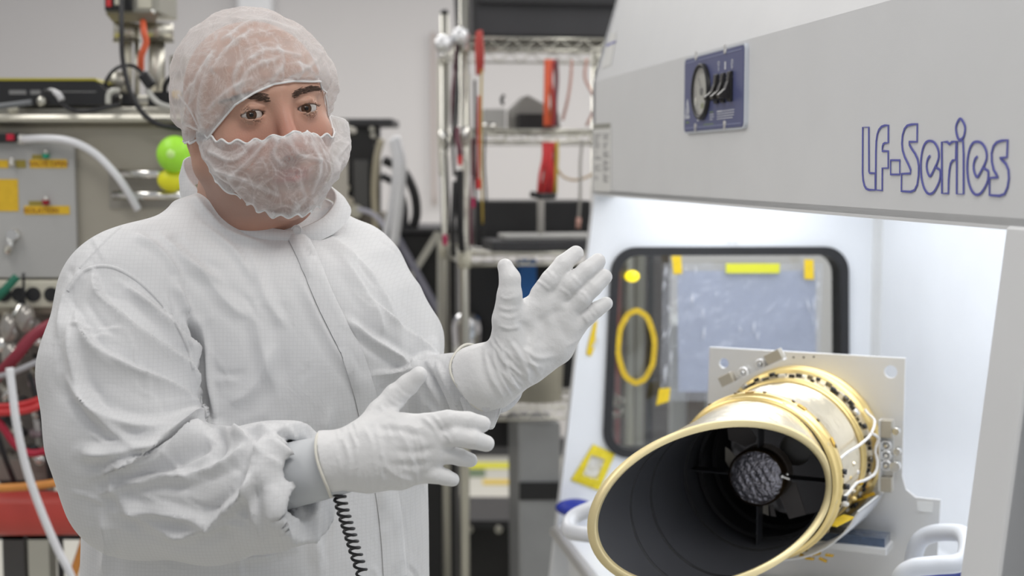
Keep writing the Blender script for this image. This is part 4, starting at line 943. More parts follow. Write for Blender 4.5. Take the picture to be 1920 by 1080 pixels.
FO = [
 # (points, height m, width px, kind)  shoulder and upper sleeve
 ([(175, 506), (196, 565), (265, 627), (340, 682), (371, 743)], .009, 11, 's'),
 ([(141, 585), (175, 647), (244, 689), (313, 723), (385, 778)], .010, 13, 's'),
 ([(244, 544), (313, 613), (354, 661)], .006, 10),
 ([(230, 530), (290, 575), (350, 640), (368, 700)], .006, 8, 's'),
 ([(388, 785), (350, 800), (313, 819), (244, 860), (190, 890)], .011, 11, 's'),
 ([(320, 847), (395, 812), (450, 819), (478, 833)], .008, 9, 's'),
 ([(485, 895), (455, 930), (423, 957), (395, 998)], .006, 10),
 ([(512, 812), (519, 874), (512, 957), (545, 1005)], .009, 9, 's'),
 ([(540, 830), (552, 880), (545, 940), (560, 985)], .007, 8, 's'),
 ([(150, 740), (200, 800), (260, 835), (300, 838)], .005, 12),
 ([(200, 880), (230, 940), (290, 985), (360, 1010)], .004, 12),
 ([(130, 600), (140, 690), (170, 760), (210, 800)], .005, 14),
 ([(120, 700), (180, 770), (260, 800), (340, 790)], .006, 14),
 ([(205, 870), (280, 850), (350, 820), (385, 800)], .012, 12, 's'),
 ([(230, 900), (300, 880), (360, 855), (400, 838)], -.008, 12),
 ([(150, 850), (190, 850), (260, 835), (330, 800), (380, 780)], .008, 14),
 ([(180, 930), (240, 905), (310, 895), (380, 900)], .005, 12),
 ([(215, 960), (290, 960), (370, 975), (450, 985)], .006, 13),
 ([(300, 1010), (380, 990), (440, 950), (480, 900), (500, 850)], .006, 14),
 ([(330, 900), (400, 880), (440, 860), (470, 830)], .005, 10),
 ([(385, 800), (420, 830), (400, 870)], -.006, 10),
 ([(110, 640), (125, 560), (155, 505)], .004, 12),
 # cuff gathers
 ([(545, 820), (520, 870), (515, 930), (530, 990)], .008, 9, 's'),
 ([(500, 815), (478, 870), (470, 930), (490, 1010)], .007, 11),
 ([(555, 850), (545, 900), (560, 960)], .006, 7),
 ([(440, 830), (470, 812), (510, 805)], .006, 10),
 ([(520, 800), (545, 840), (535, 880)], -.006, 8),
 # armhole crease against the chest
 ([(352, 590), (372, 650), (378, 720), (392, 790)], -.014, 9),
 ([(330, 530), (352, 590), (366, 640)], .006, 9),

 # chest
 ([(300, 440), (360, 500), (420, 530)], .0035, 12), ([(340, 470), (420, 560), (470, 600)], .003, 14),
 ([(480, 560), (490, 640), (520, 740)], .004, 16),
 ([(470, 470), (500, 560), (540, 620)], .003, 14), ([(430, 760), (480, 720), (520, 640)], .004, 18),
 ([(640, 480), (690, 560), (720, 640)], .004, 13), ([(600, 430), (680, 500), (740, 590)], .004, 13), ([(650, 600), (700, 640), (780, 690)], .006, 10),
 ([(690, 560), (760, 620), (815, 658)], .006, 9, 's'), ([(700, 700), (760, 690), (800, 680)], .007, 8, 's'), ([(560, 520), (620, 640), (690, 740)], .003, 12),
 ([(360, 360), (420, 430), (500, 460)], .003, 8), ([(250, 440), (300, 470), (340, 520)], .004, 9), ([(380, 420), (440, 470), (470, 520)], .0025, 9),
 # lower body
 ([(600, 930), (590, 1000), (600, 1080)], .003, 12), ([(420, 1050), (500, 1040), (560, 1020)], .003, 10), ([(730, 930), (745, 1010), (740, 1080)], .003, 9), ([(680, 780), (720, 860), (715, 960)], .003, 12),
 ([(190, 960), (200, 1020), (195, 1080)], .004, 12), ([(620, 760), (600, 850), (590, 940)], .004, 14),
 # viewer's right forearm
 ([(800, 690), (830, 740), (850, 800)], -.006, 7), ([(820, 680), (850, 730), (880, 790)], .006, 8, 's'), ([(850, 660), (870, 720), (900, 780)], .004, 8), ([(800, 760), (850, 790), (900, 800)], .004, 8),
]
# fine random creases in cloth
rr_ = np.random.RandomState(11)
for k in range(120):
    x, y = rr_.uniform(120, 800), rr_.uniform(430, 1070); a = rr_.uniform(-.3, 1.4) if x < 420 else rr_.uniform(.5, 1.9); L_ = rr_.uniform(25, 90)
    b = a + rr_.uniform(-.5, .5); m_ = (x + math.cos(a) * L_ / 2, y + math.sin(a) * L_ / 2)
    FO.append(([(x, y), m_, (m_[0] + math.cos(b) * L_ / 2, m_[1] + math.sin(b) * L_ / 2)], rr_.uniform(-.0016, .0022), rr_.uniform(3, 8), 's' if k % 3 == 0 else 'r'))
V = relax(V, F, 3, .5)
FO = [((q[0], q[1] * (1.5 if abs(q[1]) > .0023 else 1.2), q[2] * (.78 if abs(q[1]) > .0023 else .9)) + tuple(q[3:])) for q in FO]
V = V + vnorm(V, F) * (vnoise(V, 15, 2) * .0030)[:, None]
# soften the random cloth noise near edges is not needed; now the drawn folds
V = folds(V, F, FO)
# neck opening: cut away everything inside the collar ring
NC = P(470, 395, 1.78)
coat = obj('coverall', MB().arr(V, F), M_coat, person, label='white checked cleanroom coverall')
ctree = BVHTree.FromPolygons([Vector(v) for v in V], [tuple(map(int, f)) for f in F])
def oncoat(px, py, off=.001):
    r = ray(px, py).normalized(); h = ctree.ray_cast(Vector((0, 0, CZ)), r)
    return (h[0] + h[1] * off, h[1]) if h[0] else None
def strip(name, pts, wpx, off, m, lab=None, n=10, thick=.0016, parent=person, across=5):
    q = smooth_path([Vector((x, y, 0)) for x, y in pts], n); rows = []
    for i, c in enumerate(q):
        d = (q[min(i + 1, len(q) - 1)] - q[max(0, i - 1)]).normalized(); s = Vector((-d.y, d.x, 0)); w = wpx[0] + (wpx[1] - wpx[0]) * i / (len(q) - 1)
        row = [oncoat(c.x + s.x * w * (j / across - .5), c.y + s.y * w * (j / across - .5), 0) for j in range(across + 1)]
        if any(v is None for v in row): continue
        rows.append(row)
    mb = MB(); top = []; k = across + 1
    for row in rows:
        for j, (p_, n_) in enumerate(row): e = 1 if 0 < j < across else .0; mb.v.append(tuple(p_ + n_ * (off + thick * e - (0 if e else .0012))))
    for i in range(len(rows) - 1):
        for j in range(across): mb.f.append((i * k + j, (i + 1) * k + j, (i + 1) * k + j + 1, i * k + j + 1)); mb.sm.append(True)
    return obj(name, mb, m, parent, label=lab)
strip('placket', [(554, 436), (580, 490), (608, 559), (638, 620), (662, 668), (684, 740), (704, 830), (724, 922), (734, 1000), (740, 1079)], (36, 44), .0026, M_coat, 'buttoned front strip of the coverall', 14, .0022)
strip('placket_seam', [(570, 452), (597, 505), (626, 570), (656, 630), (681, 680), (702, 745), (722, 830), (740, 922), (748, 1000), (754, 1079)], (4, 4), .001, M_coat, 'stitched seam', 14, .0022, across=2)
strip('shoulder_seam', [(128, 545), (160, 507), (205, 500), (250, 520), (292, 556), (328, 602), (352, 650), (362, 690)], (9, 9), .0004, M_coat, 'puckered shoulder seam', 24, .0011, across=4)
strip('shoulder_seam', [(150, 502), (210, 440), (280, 385), (338, 345)], (6, 6), .0005, M_coat, 'seam along the shoulder', 16, .0012, across=2)
# collar: stand-up ring, open at the front
V3 = []; fs = []; cm = 60
cen_t = P(458, 352, 1.765); cen_b = P(462, 388, 1.785)
prof_c = []
CPT = [(346, 300, 350, 352, 1.80), (351, 330, 352, 372, 1.775), (366, 350, 372, 402, 1.745), (395, 378, 398, 428, 1.715), (432, 402, 432, 448, 1.695), (475, 421, 472, 462, 1.685), (520, 429, 515, 464, 1.685), (548, 431, 552, 462, 1.69), (585, 419, 598, 448, 1.705), (612, 402, 628, 428, 1.73), (630, 375, 646, 400, 1.77), (622, 352, 638, 378, 1.81), (585, 328, 600, 358, 1.845), (520, 305, 520, 345, 1.865), (440, 296, 440, 340, 1.865), (380, 290, 376, 335, 1.84)]
top_ = smooth_path([P(a, b, y) for a, b, c, d, y in CPT], 6, True); bot = smooth_path([P(c, d, y + .004) for a, b, c, d, y in CPT], 6, True)
bcen = sum(bot, Vector()) / len(bot); k = 4; m = len(top_); mb = MB()
for a, b in zip(top_, bot):
    o = ((a - bcen)); o.z = 0; o.normalize(); b2 = b + o * .006
    mb.v += [tuple(b2 + o * .002), tuple((a + b2) / 2 + o * .005), tuple(a + o * .0015), tuple(a - o * .0015), tuple((a + b2) / 2 + o * .001), tuple(b2 - o * .006 - Vector((0, 0, .006)))]
mb.f = [(i * 6 + j, ((i + 1) % m) * 6 + j, ((i + 1) % m) * 6 + j + 1, i * 6 + j + 1) for i in range(m) for j in range(5)]; mb.sm = [True] * len(mb.f)
obj('collar', mb, M_coat, person, label='stand-up collar')
a = oncoat(556, 436, .004) or (P(556, 436, 1.68), Vector((0, -1, 0)))
obj('collar_snap', MB().cyl(a[0] - Vector((0, .003, 0)), a[0] - Vector((0, .007, 0)), .0062, 20).cyl(a[0] - Vector((0, .007, 0)), a[0] - Vector((0, .0085, 0)), .004, 16), M_coat, person, label='white snap button')

# lower coverall, shoe covers (below the frame)
def legs(w):
    hip = [P(487, 1250, YT)]
    hx = hip[0].x; d = None
    for s in (-1, 1):
        o = np.array([math.cos(BY) * s, math.sin(BY) * s, 0])
        top__ = Vector((hx, YT, .93)) + Vector(o) * .10; kn = Vector((hx, YT - .02, .50)) + Vector(o) * .12; an = Vector((hx, YT, .12)) + Vector(o) * .13
        q = chain(w, [top__, kn, an], [.115, .085, .068], .02); ft = rc(w, an - Vector((0, 0, .07)), an + Vector((math.sin(BY) * .14, -math.cos(BY) * .14, -.08)), .05, .038); q = sm(q, ft, .02)
        d = q if d is None else sm(d, q, .02)
    q = torso(np.stack([w[:, 0], w[:, 1], np.maximum(w[:, 2], sz_[0] + .02)], 1)); q = np.maximum(q, .82 - w[:, 2]); q = np.maximum(q, w[:, 2] - 1.05); d = sm(d, q, .03)
    return np.maximum(d, -w[:, 2])
Vl, Fl = surface(legs, (hx_ := P(487, 1250, YT).x) - .36 + np.array([0, 0, 0]) * 0 if False else (P(487, 1250, YT).x - .36, YT - .36, -.02), (P(487, 1250, YT).x + .36, YT + .30, 1.06), .009)
obj('coverall_legs', MB().arr(relax(Vl, Fl, 3), Fl), M_coat, person, label='white coverall legs and boots')
# ---- inner cuffs and gloves -----------------------------------------------
ic = MB()
a = P(515, 897, 1.517); b = P(650, 868, 1.485)
obj('inner_cuff', MB().tube([a, a.lerp(b, .3), a.lerp(b, .6), b], [.037, .035, .034, .031], 32), M_cuff, person, label='smooth grey inner cuff between sleeve and glove')
def hand_mesh(palm, fingers, thumb, cuffp, lo, hi, extra, cutn, wr, seed, hollow=None):
    def f(w):
        d = None
        for pts, rs, k in palm:
            q = chain(w, pts, rs, .006); d = q if d is None else sm(d, q, k)
        for pts, rs in fingers: d = sm(d, chain(w, pts, rs, .0025), .0035)
        d = sm(d, chain(w, thumb[0], thumb[1], .004), .011)
        c = chain(w, cuffp[0], cuffp[1], .01); d = sm(d, c, .012)
        d = np.maximum(d, (w - A3(cutn[0])) @ A3(cutn[1]))
        return d
    V, F = surface(f, lo, hi, .0019); V = relax(V, F, 2, .5)
    V = V + vnorm(V, F) * (vnoise(V, 55, seed) * .0007)[:, None]
    V = folds(V, F, extra); return V, F
def near(pts, m=.06):
    q = np.array([tuple(p) for p in pts]); return q.min(0) - m, q.max(0) + m
# raised hand, palm to the camera
yb = 1.655
pl_ = [([P(950, 655, yb), P(972, 600, yb), P(1020, 562, yb)], [.0215, .0185, .0135], .01),
       ([P(975, 672, yb + .004), P(1012, 625, yb + .004), P(1040, 568, yb)], [.0205, .0185, .0135], .012),
       ([P(995, 680, yb + .008), P(1040, 640, yb + .006), P(1064, 588, yb)], [.0185, .0175, .0135], .012),
       ([P(1000, 690, yb + .01), P(1048, 655, yb + .008), P(1080, 612, yb + .004)], [.0155, .0160, .0125], .012)]
fg = [([P(1014, 552, yb), P(1032, 525, yb - .006), P(1056, 495, yb - .001), P(1080, 475, yb + .008)], [.0128, .0118, .0108, .0095]),
      ([P(1043, 560, yb), P(1072, 532, yb - .008), P(1098, 508, yb - .004), P(1121, 490, yb + .006)], [.0124, .0112, .0106, .0094]),
      ([P(1066, 582, yb), P(1092, 559, yb - .006), P(1113, 538, yb - .003), P(1134, 519, yb + .004)], [.0120, .0108, .0100, .0090]),
      ([P(1083, 610, yb + .004), P(1102, 594, yb), P(1119, 580, yb), P(1137, 569, yb + .003)], [.0112, .0098, .0088, .0080])]
th = ([P(955, 650, yb - .004), P(950, 600, yb - .012), P(955, 553, yb - .018), P(956, 523, yb - .018), P(947, 500, yb - .014)], [.0205, .0170, .0142, .0122, .0095])
cf = ([P(985, 665, yb + .004), P(952, 688, 1.665), P(920, 704, 1.672), P(885, 718, 1.688)], [.029, .031, .039, .0445])
cn = P(899, 708, 1.683); cd = (P(903, 712, 1.69) - P(955, 678, 1.66)).normalized()
ex = [([(958, 655), (985, 690), (990, 715)], .003, 6), ([(940, 640), (950, 690), (975, 735)], .0028, 5, 's'), ([(925, 650), (935, 700), (960, 745)], .0028, 5, 's'), ([(910, 655), (918, 700), (945, 748)], .0024, 5),
      ([(975, 650), (1005, 670), (1040, 668)], .0018, 5), ([(955, 640), (985, 675), (1015, 690)], .002, 4), ([(937, 590), (955, 596), (968, 592)], .0012, 3), ([(935, 575), (950, 580), (970, 578)], .0012, 3), ([(935, 610), (955, 616), (975, 612)], .0014, 3),
      ([(938, 555), (950, 560), (968, 556)], .0010, 3), ([(1005, 525), (1018, 533), (1030, 543)], .0014, 2.6), ([(1022, 503), (1032, 512), (1042, 522)], .0010, 2.6), ([(1048, 540), (1062, 548), (1072, 560)], .0012, 2.6), ([(1072, 515), (1080, 525), (1090, 535)], .0010, 2.6),
      ([(1010, 590), (1020, 620), (1012, 650)], -.0018, 9), ([(1035, 560), (1045, 600), (1070, 640)], -.0010, 8), ([(975, 600), (990, 625), (985, 660)], -.0022, 8), ([(1090, 588), (1098, 598), (1104, 608)], .001, 2.6), ([(1104, 575), (1110, 585), (1118, 594)], .0008, 2.5), ([(1088, 545), (1097, 553), (1104, 563)], .001, 2.6),
      ([(1060, 650), (1080, 640), (1095, 625)], .0012, 4), ([(1020, 600), (1045, 585), (1060, 590)], -.001, 7)]
rr_ = np.random.RandomState(4)
for k in range(26):
    x, y = rr_.uniform(925, 1000), rr_.uniform(640, 720); ex.append(([(x - 10, y - 14), (x, y + 2), (x + 14, y + 16)], rr_.uniform(.0006, .0014), rr_.uniform(2, 3.5)))
lo, hi = near([P(860, 760, 1.63), P(1150, 450, 1.70)], .03)
V, F = hand_mesh(pl_, fg, th, cf, lo, hi, ex, (cn, cd), 0, 3)
gl = obj('glove', MB().arr(V, F), M_glove, person, label='white glove on the raised open hand')
gtree = BVHTree.FromPolygons([Vector(v) for v in V], [tuple(map(int, f)) for f in F])
# rolled bead of the glove cuff
cc = cn; bx = cd.cross(Vector((0, 0, 1))).normalized(); bz = bx.cross(cd)
obj('cuff_bead', MB().tube([cc + (bx * math.cos(t) + bz * math.sin(t)) * (.0425 + .0008 * math.sin(5 * t)) + cd * (.002 * math.sin(3 * t)) for t in np.linspace(0, 2 * math.pi, 49)[:-1]], .0016, 8, closed=True), mat('glove bead', (.78, .76, .68), .5), gl, label='rolled cream edge of the glove')
# hanging sleeve tab with snap below that wrist
tb1 = MB(); A = [P(860, 745, 1.665), P(905, 742, 1.652), P(950, 732, 1.66), P(938, 775, 1.655), P(925, 808, 1.655), P(880, 800, 1.66)]
tb1.v = [tuple(v) for v in A] + [tuple(v + Vector((0, .012, 0))) for v in A]; tb1.f = [tuple(range(6))[::-1], tuple(range(6, 12))] + [(i, (i + 1) % 6, 6 + (i + 1) % 6, 6 + i) for i in range(6)]; tb1.sm = [False] * 8
tbo = obj('sleeve_tab', tb1, M_coat, person, label='loose cuff flap with a snap', bevel=.004)
c = P(911, 763, 1.652); obj('tab_snap', MB().cyl(c + Vector((0, .003, 0)), c - Vector((0, .003, 0)), .0052, 16), M_coat, tbo)

# lower hand, back of the hand to the camera, fingers to the right
y2 = 1.478
pl2 = [([P(690, 822, y2), P(745, 806, y2), P(800, 800, y2)], [.020, .0175, .0135], .01),
       ([P(690, 850, y2 - .003), P(750, 836, y2 - .005), P(812, 822, y2 - .002)], [.021, .019, .0145], .012),
       ([P(690, 878, y2 - .002), P(750, 866, y2 - .004), P(812, 852, y2)], [.021, .0185, .0140], .012),
       ([P(695, 890, y2 + .004), P(750, 888, y2 + .002), P(795, 882, y2 + .004)], [.019, .0165, .0130], .012)]
fg2 = [([P(800, 796, y2), P(840, 788, y2 - .002), P(878, 790, y2 + .004), P(905, 795, y2 + .012)], [.0125, .0108, .0098, .0086]),
       ([P(818, 822, y2), P(852, 818, y2 - .006), P(885, 824, y2 - .002), P(912, 832, y2 + .008)], [.0122, .0105, .0098, .0088]),
       ([P(812, 852, y2 + .004), P(840, 852, y2 + .002), P(862, 857, y2 + .008), P(882, 863, y2 + .014)], [.0118, .0098, .0090, .0080]),
       ([P(790, 886, y2 + .004), P(815, 889, y2 - .002), P(834, 894, y2 + .002), P(848, 899, y2 + .008)], [.0115, .0095, .0085, .0076])]
th2 = ([P(690, 815, y2 + .012), P(715, 775, y2 + .022), P(742, 742, y2 + .026), P(765, 722, y2 + .026), P(786, 703, y2 + .022)], [.0190, .0150, .0125, .0112, .0092])
cf2 = ([P(705, 852, y2), P(660, 860, y2 + .002), P(600, 868, y2 + .008)], [.0285, .0305, .0345])
cn2 = P(610, 872, y2 + .006); cd2 = (P(600, 862, y2) - P(700, 838, y2)).normalized()
ex2 = [([(655, 800), (670, 840), (668, 900)], .0022, 5, 's'), ([(680, 795), (700, 835), (705, 905)], .0024, 5, 's'), ([(700, 790), (715, 850), (712, 910)], .0016, 5), ([(640, 815), (655, 860), (650, 910)], .0018, 5),
       ([(745, 800), (765, 840), (775, 890)], .0014, 6), ([(770, 790), (790, 830), (798, 880)], .0014, 5), ([(790, 780), (812, 800), (825, 825)], .0016, 3.5), ([(808, 775), (822, 790), (832, 806)], .0012, 3),
       ([(830, 812), (842, 822), (846, 834)], .001, 3), ([(720, 870), (740, 890), (780, 905)], .0014, 5), ([(700, 790), (730, 775), (760, 760)], .0015, 4), ([(712, 760), (725, 775), (745, 782)], .0012, 3), ([(728, 745), (742, 757), (760, 762)], .001, 3), ([(745, 728), (756, 740), (772, 746)], .001, 3),
       ([(690, 800), (760, 810), (800, 820)], -.0012, 6), ([(735, 845), (780, 848), (815, 840)], -.0012, 6), ([(735, 872), (775, 872), (805, 868)], -.0012, 6)]
for k in range(30):
    x, y = rr_.uniform(630, 790), rr_.uniform(800, 905); ex2.append(([(x - 4, y - 16), (x + 2, y), (x + 3, y + 16)], rr_.uniform(.0004, .0011), rr_.uniform(2, 3.5)))
lo, hi = near([P(590, 930, 1.46), P(925, 680, 1.51)], .03)
V, F = hand_mesh(pl2, fg2, th2, cf2, lo, hi, ex2, (cn2, cd2), 0, 8)
g2 = obj('glove', MB().arr(V, F), M_glove, person, label='white glove on the lower hand, fingers pointing right')
bx = cd2.cross(Vector((0, 0, 1))).normalized(); bz = bx.cross(cd2)
obj('cuff_bead', MB().tube([cn2 + (bx * math.cos(t) + bz * math.sin(t)) * (.0345 + .001 * math.sin(4 * t)) + cd2 * (.0015 * math.sin(3 * t)) for t in np.linspace(0, 2 * math.pi, 49)[:-1]], .0016, 8, closed=True), mat('glove bead', (.78, .76, .68), .5), g2, label='rolled cream edge of the glove')

# ---- hair net and beard cover ----------------------------------------------
def gatherattr(o, vals):
    a = o.data.attributes.new('gather', 'FLOAT', 'POINT'); a.data.foreach_set('value', np.asarray(vals, dtype=np.float32))
def edge_el(az):      # lower edge of the net in head space by azimuth (0 = face, + = viewer's right)
    d = math.degrees(az); xs = [-180, -130, -100, -80, -62, -48, -34, -20, -5, 12, 28, 42, 56, 72, 95, 130, 180]
    zs = [-.018, -.018, -.018, -.020, -.018, -.003, .014, .024, .031, .032, .029, .027, .010, -.018, -.040, -.030, -.018]
    return float(np.interp(d, xs, zs))
na, ne = 300, 130; Vn = []; G = []; S2 = []
for j in range(ne + 1):
    t = j / ne
    for i in range(na):
        az = -math.pi + 2 * math.pi * i / na; ze = edge_el(az); d2 = math.degrees(az)
        # edge point sits close to the skull; the crown balloons
        rx, ry, rz = .0945, .117, .101
        s0 = max(-.95, min(.95, (ze - .022) / rz)); phi0 = math.asin(s0); phi = phi0 + (math.pi / 2 - phi0) * t
        puff = 1 - .13 * math.exp(-(t / .05) ** 2)
        x = math.sin(az) * math.cos(phi) * rx * puff; y = -math.cos(az) * math.cos(phi) * ry * puff + .018; z = .022 + math.sin(phi) * rz * (1 + .0 * t)
        Vn.append((x, y, z)); G.append(.42 * math.exp(-(t / .035) ** 2) + .06 * math.exp(-(t / .15) ** 2)); S2.append((az, t))
Vn = np.array(Vn); S2 = np.array(S2)
nrm_ = Vn - np.array([0, .018, .022]); nrm_ /= np.linalg.norm(nrm_, axis=1)[:, None]
az, t = S2[:, 0], S2[:, 1]
plx = np.sin(az * 46 + 2 * np.sin(az * 5)) * np.exp(-(t / .09)) * .0035 + np.sin(az * 21 + 3 * np.sin(t * 9) + 1) * np.exp(-(t / .30)) * .0028
rid = -np.abs(vnoise(Vn, 38, 5)) * .006 - np.abs(vnoise(Vn, 80, 6)) * .0028 + vnoise(Vn, 14, 7) * .005
Vn = Vn + nrm_ * ((plx + (rid + .004) * np.clip(t * 10, 0, 1))[:, None])
def clear(W, N, gap=.0022):
    for _ in range(3): W = W + N * np.clip(gap - head_sdf(W), 0, .02)[:, None]
    return W
W_ = clear(Vn @ HMn.T + A3(HC), nrm_ @ HMn.T)
rc_ = np.random.RandomState(31); fine_l = []
for k in range(70):
    x, y = rc_.uniform(335, 630), rc_.uniform(25, 270); a = rc_.uniform(-1.2, 1.2) + math.pi / 2 * (k % 2); L_ = rc_.uniform(18, 60)
    fine_l.append([(x, y), (x + math.cos(a) * L_ * .5 + rc_.uniform(-4, 4), y + math.sin(a) * L_ * .5), (x + math.cos(a + .3) * L_, y + math.sin(a + .3) * L_)])
for l in fine_l:
    d, _, _ = pdist(pj(W_), l); G = [g_ + .22 * math.exp(-(d_ / 1.6) ** 2) for g_, d_ in zip(G, d)]
fs = [(j * na + i, j * na + (i + 1) % na, (j + 1) * na + (i + 1) % na, (j + 1) * na + i) for j in range(ne) for i in range(na)]
# creases drawn on the net read whiter
q2 = pj(W_); cr_l = [[(392, 205), (430, 170), (470, 150)], [(400, 130), (425, 95), (470, 60)], [(445, 170), (470, 130), (520, 110)], [(500, 160), (530, 120), (520, 90)], [(540, 150), (585, 120), (600, 100)], [(380, 250), (375, 190), (395, 110)], [(560, 120), (600, 150), (612, 165)], [(420, 75), (480, 40), (560, 60)], [(350, 230), (370, 150), (400, 100)], [(590, 60), (620, 110), (632, 170)], [(470, 110), (500, 95), (560, 105)], [(455, 185), (440, 150), (450, 120)], [(350, 270), (345, 200), (360, 160)]]
Gv = np.array(G); front = (nrm_ @ HMn.T)[:, 1] < .2
for l in cr_l:
    d, _, _ = pdist(q2, [v.to_2d() for v in smooth_path([Vector((a, b, 0)) for a, b in l], 6)]); Gv += .30 * np.exp(-(d / 4.) ** 2) * front; W_ += (nrm_ @ HMn.T) * (.0030 * np.exp(-(d / 5.) ** 2) * front)[:, None]
net = obj('hair_net', MB().add([tuple(v) for v in W_], fs, True), net_mat('bouffant cloth', .30), person, label='translucent white bouffant hair net'); gatherattr(net, np.clip(Gv, 0, .6))
ring = [Vector(W_[i]) for i in range(na)]
obj('elastic_edge', MB().tube(ring, .0013, 6, closed=True), mat('white elastic', (.82, .82, .82), .6), net, label='gathered elastic edge')

# beard cover: a puffed patch from ear to ear under the eyes
nu, nv = 180, 110; Vb = []; Gb = []; UV = []
top_c = [(-1, -.010), (-.86, -.018), (-.6, -.026), (-.3, -.030), (-.08, -.026), (.1, -.024), (.35, -.032), (.6, -.036), (.85, -.030), (1, -.014)]
bot_c = [(-1, -.030), (-.8, -.070), (-.5, -.100), (-.2, -.118), (.1, -.121), (.4, -.116), (.7, -.095), (.9, -.065), (1, -.035)]
def ip(c, u): return float(np.interp(u, [a for a, b in c], [b for a, b in c]))
for j in range(nv + 1):
    v = j / nv
    for i in range(nu + 1):
        u = -1 + 2 * i / nu; azb = math.radians(u * 78 - 3); zt2 = ip(top_c, u); zb2 = ip(bot_c, u); z = zt2 + (zb2 - zt2) * v
        hump = math.sin(math.pi * v) ** .6 * math.sin(math.pi * (u + 1) / 2) ** .35
        R_ = .078 + .020 * hump; R_ += .024 * math.exp(-(azb / .30) ** 2) * math.exp(-((v - .12) / .5) ** 2) + .012 * math.exp(-(azb / .5) ** 2)
        R_ *= 1 - .13 * max(0, v - .55) / .45
        if u > .55: R_ += .022 * (u - .55) / .45 * math.sin(math.pi * min(1, v * 1.0))
        Vb.append((math.sin(azb) * R_ * .98, -math.cos(azb) * R_ * 1.05 + .004, z)); e = min(v, 1 - v, (1 - abs(u)) * 1.2); Gb.append(.42 * math.exp(-(e / .035) ** 2) + .10 * math.exp(-(e / .14) ** 2) + (.24 * min(1, max(0, (abs(u) - .35) / .35)))); UV.append((u, v))
Vb = np.array(Vb); UV = np.array(UV); nb_ = Vb.copy(); nb_[:, 2] = 0; nb_ /= np.linalg.norm(nb_, axis=1)[:, None] + 1e-9
e = np.minimum(UV[:, 1], 1 - UV[:, 1])
rf = np.sin(UV[:, 0] * 70 + 3 * np.sin(UV[:, 0] * 9)) * np.exp(-e / .06) * .0028 + np.sin(UV[:, 0] * 33 + 2 * np.sin(UV[:, 1] * 8)) * np.exp(-e / .25) * .0016
Vb += nb_ * ((rf - np.abs(vnoise(Vb, 48, 15)) * .0055 - np.abs(vnoise(Vb, 95, 16)) * .0025 + .0045)[:, None]); Vb[:, 2] += np.sin(UV[:, 0] * 41) * np.exp(-e / .05) * .0022
Wb = clear(Vb @ HMn.T + A3(HC), nb_ @ HMn.T); q2 = pj(Wb); Gb = np.array(Gb)
for k in range(60):
    x, y = rc_.uniform(390, 655), rc_.uniform(255, 405); a = rc_.uniform(-1.4, 1.4); L_ = rc_.uniform(14, 46)
    d, _, _ = pdist(q2, [(x, y), (x + math.cos(a) * L_ * .5 + rc_.uniform(-4, 4), y + math.sin(a) * L_ * .5), (x + math.cos(a + .3) * L_, y + math.sin(a + .3) * L_)]); Gb += .22 * np.exp(-(d / 1.6) ** 2)
for l in [[(395, 285), (440, 300), (480, 262)], [(400, 320), (450, 335), (500, 355), (520, 365)], [(430, 335), (470, 300), (500, 262)], [(585, 360), (600, 310), (585, 270)], [(640, 300), (615, 350), (580, 395)], [(520, 262), (515, 290), (530, 310)], [(430, 370), (470, 395), (520, 402)], [(540, 255), (560, 290), (600, 300)], [(410, 340), (440, 380), (480, 400)], [(560, 340), (570, 370), (550, 395)], [(390, 300), (420, 345), (440, 380)], [(650, 270), (630, 300), (632, 340)]]:
    d, _, _ = pdist(q2, [v.to_2d() for v in smooth_path([Vector((a, b, 0)) for a, b in l], 6)]); Gb += .30 * np.exp(-(d / 3.6) ** 2); Wb += (nb_ @ HMn.T) * (.0028 * np.exp(-(d / 4.5) ** 2))[:, None]
m = nu + 1; fs = [(j * m + i, j * m + i + 1, (j + 1) * m + i + 1, (j + 1) * m + i) for j in range(nv) for i in range(nu)]
bc = obj('beard_cover', MB().add([tuple(v) for v in Wb], fs, True), net_mat('beard cover cloth', .27, 3.), person, label='translucent white beard cover over nose and mouth'); gatherattr(bc, np.clip(Gb, 0, .62))
per = [Vector(Wb[i]) for i in range(m)] + [Vector(Wb[j * m + nu]) for j in range(1, nv + 1)] + [Vector(Wb[nv * m + i]) for i in range(nu - 1, -1, -1)] + [Vector(Wb[j * m]) for j in range(nv - 1, 0, -1)]
obj('elastic_edge', MB().tube(per, .0013, 6, closed=True), mat('white elastic', (.82, .82, .82), .6), bc, label='gathered elastic edge')
obj('ear_loop', MB().tube(smooth_path([per[0], Hd(-.084, .000, .012), Hd(-.090, .018, .03)], 6), .0011, 6), mat('white elastic', (.82, .82, .82), .6), bc)

# ---- coiled wrist-strap cord ------------------------------------------------
pts = []; ctrl = smooth_path([P(634, 918, 1.475), P(643, 958, 1.50), P(656, 1000, 1.53), P(668, 1040, 1.555), P(680, 1080, 1.57), P(705, 1180, 1.58), P(760, 1300, 1.57)], 40)
L_ = 0
for i, c in enumerate(ctrl):
    if i: L_ += (c - ctrl[i - 1]).length
    a = L_ / .0122 * 2 * math.pi; pts.append(c + Vector((math.cos(a) * .0062, math.sin(a) * .0062, 0)))
pts2 = smooth_path(pts, 3)
tag(obj('wrist_strap_cord', MB().tube(pts2, .0017, 6), M_blackp), 'black coiled grounding cord hanging from the glove of the lower hand', 'cord')
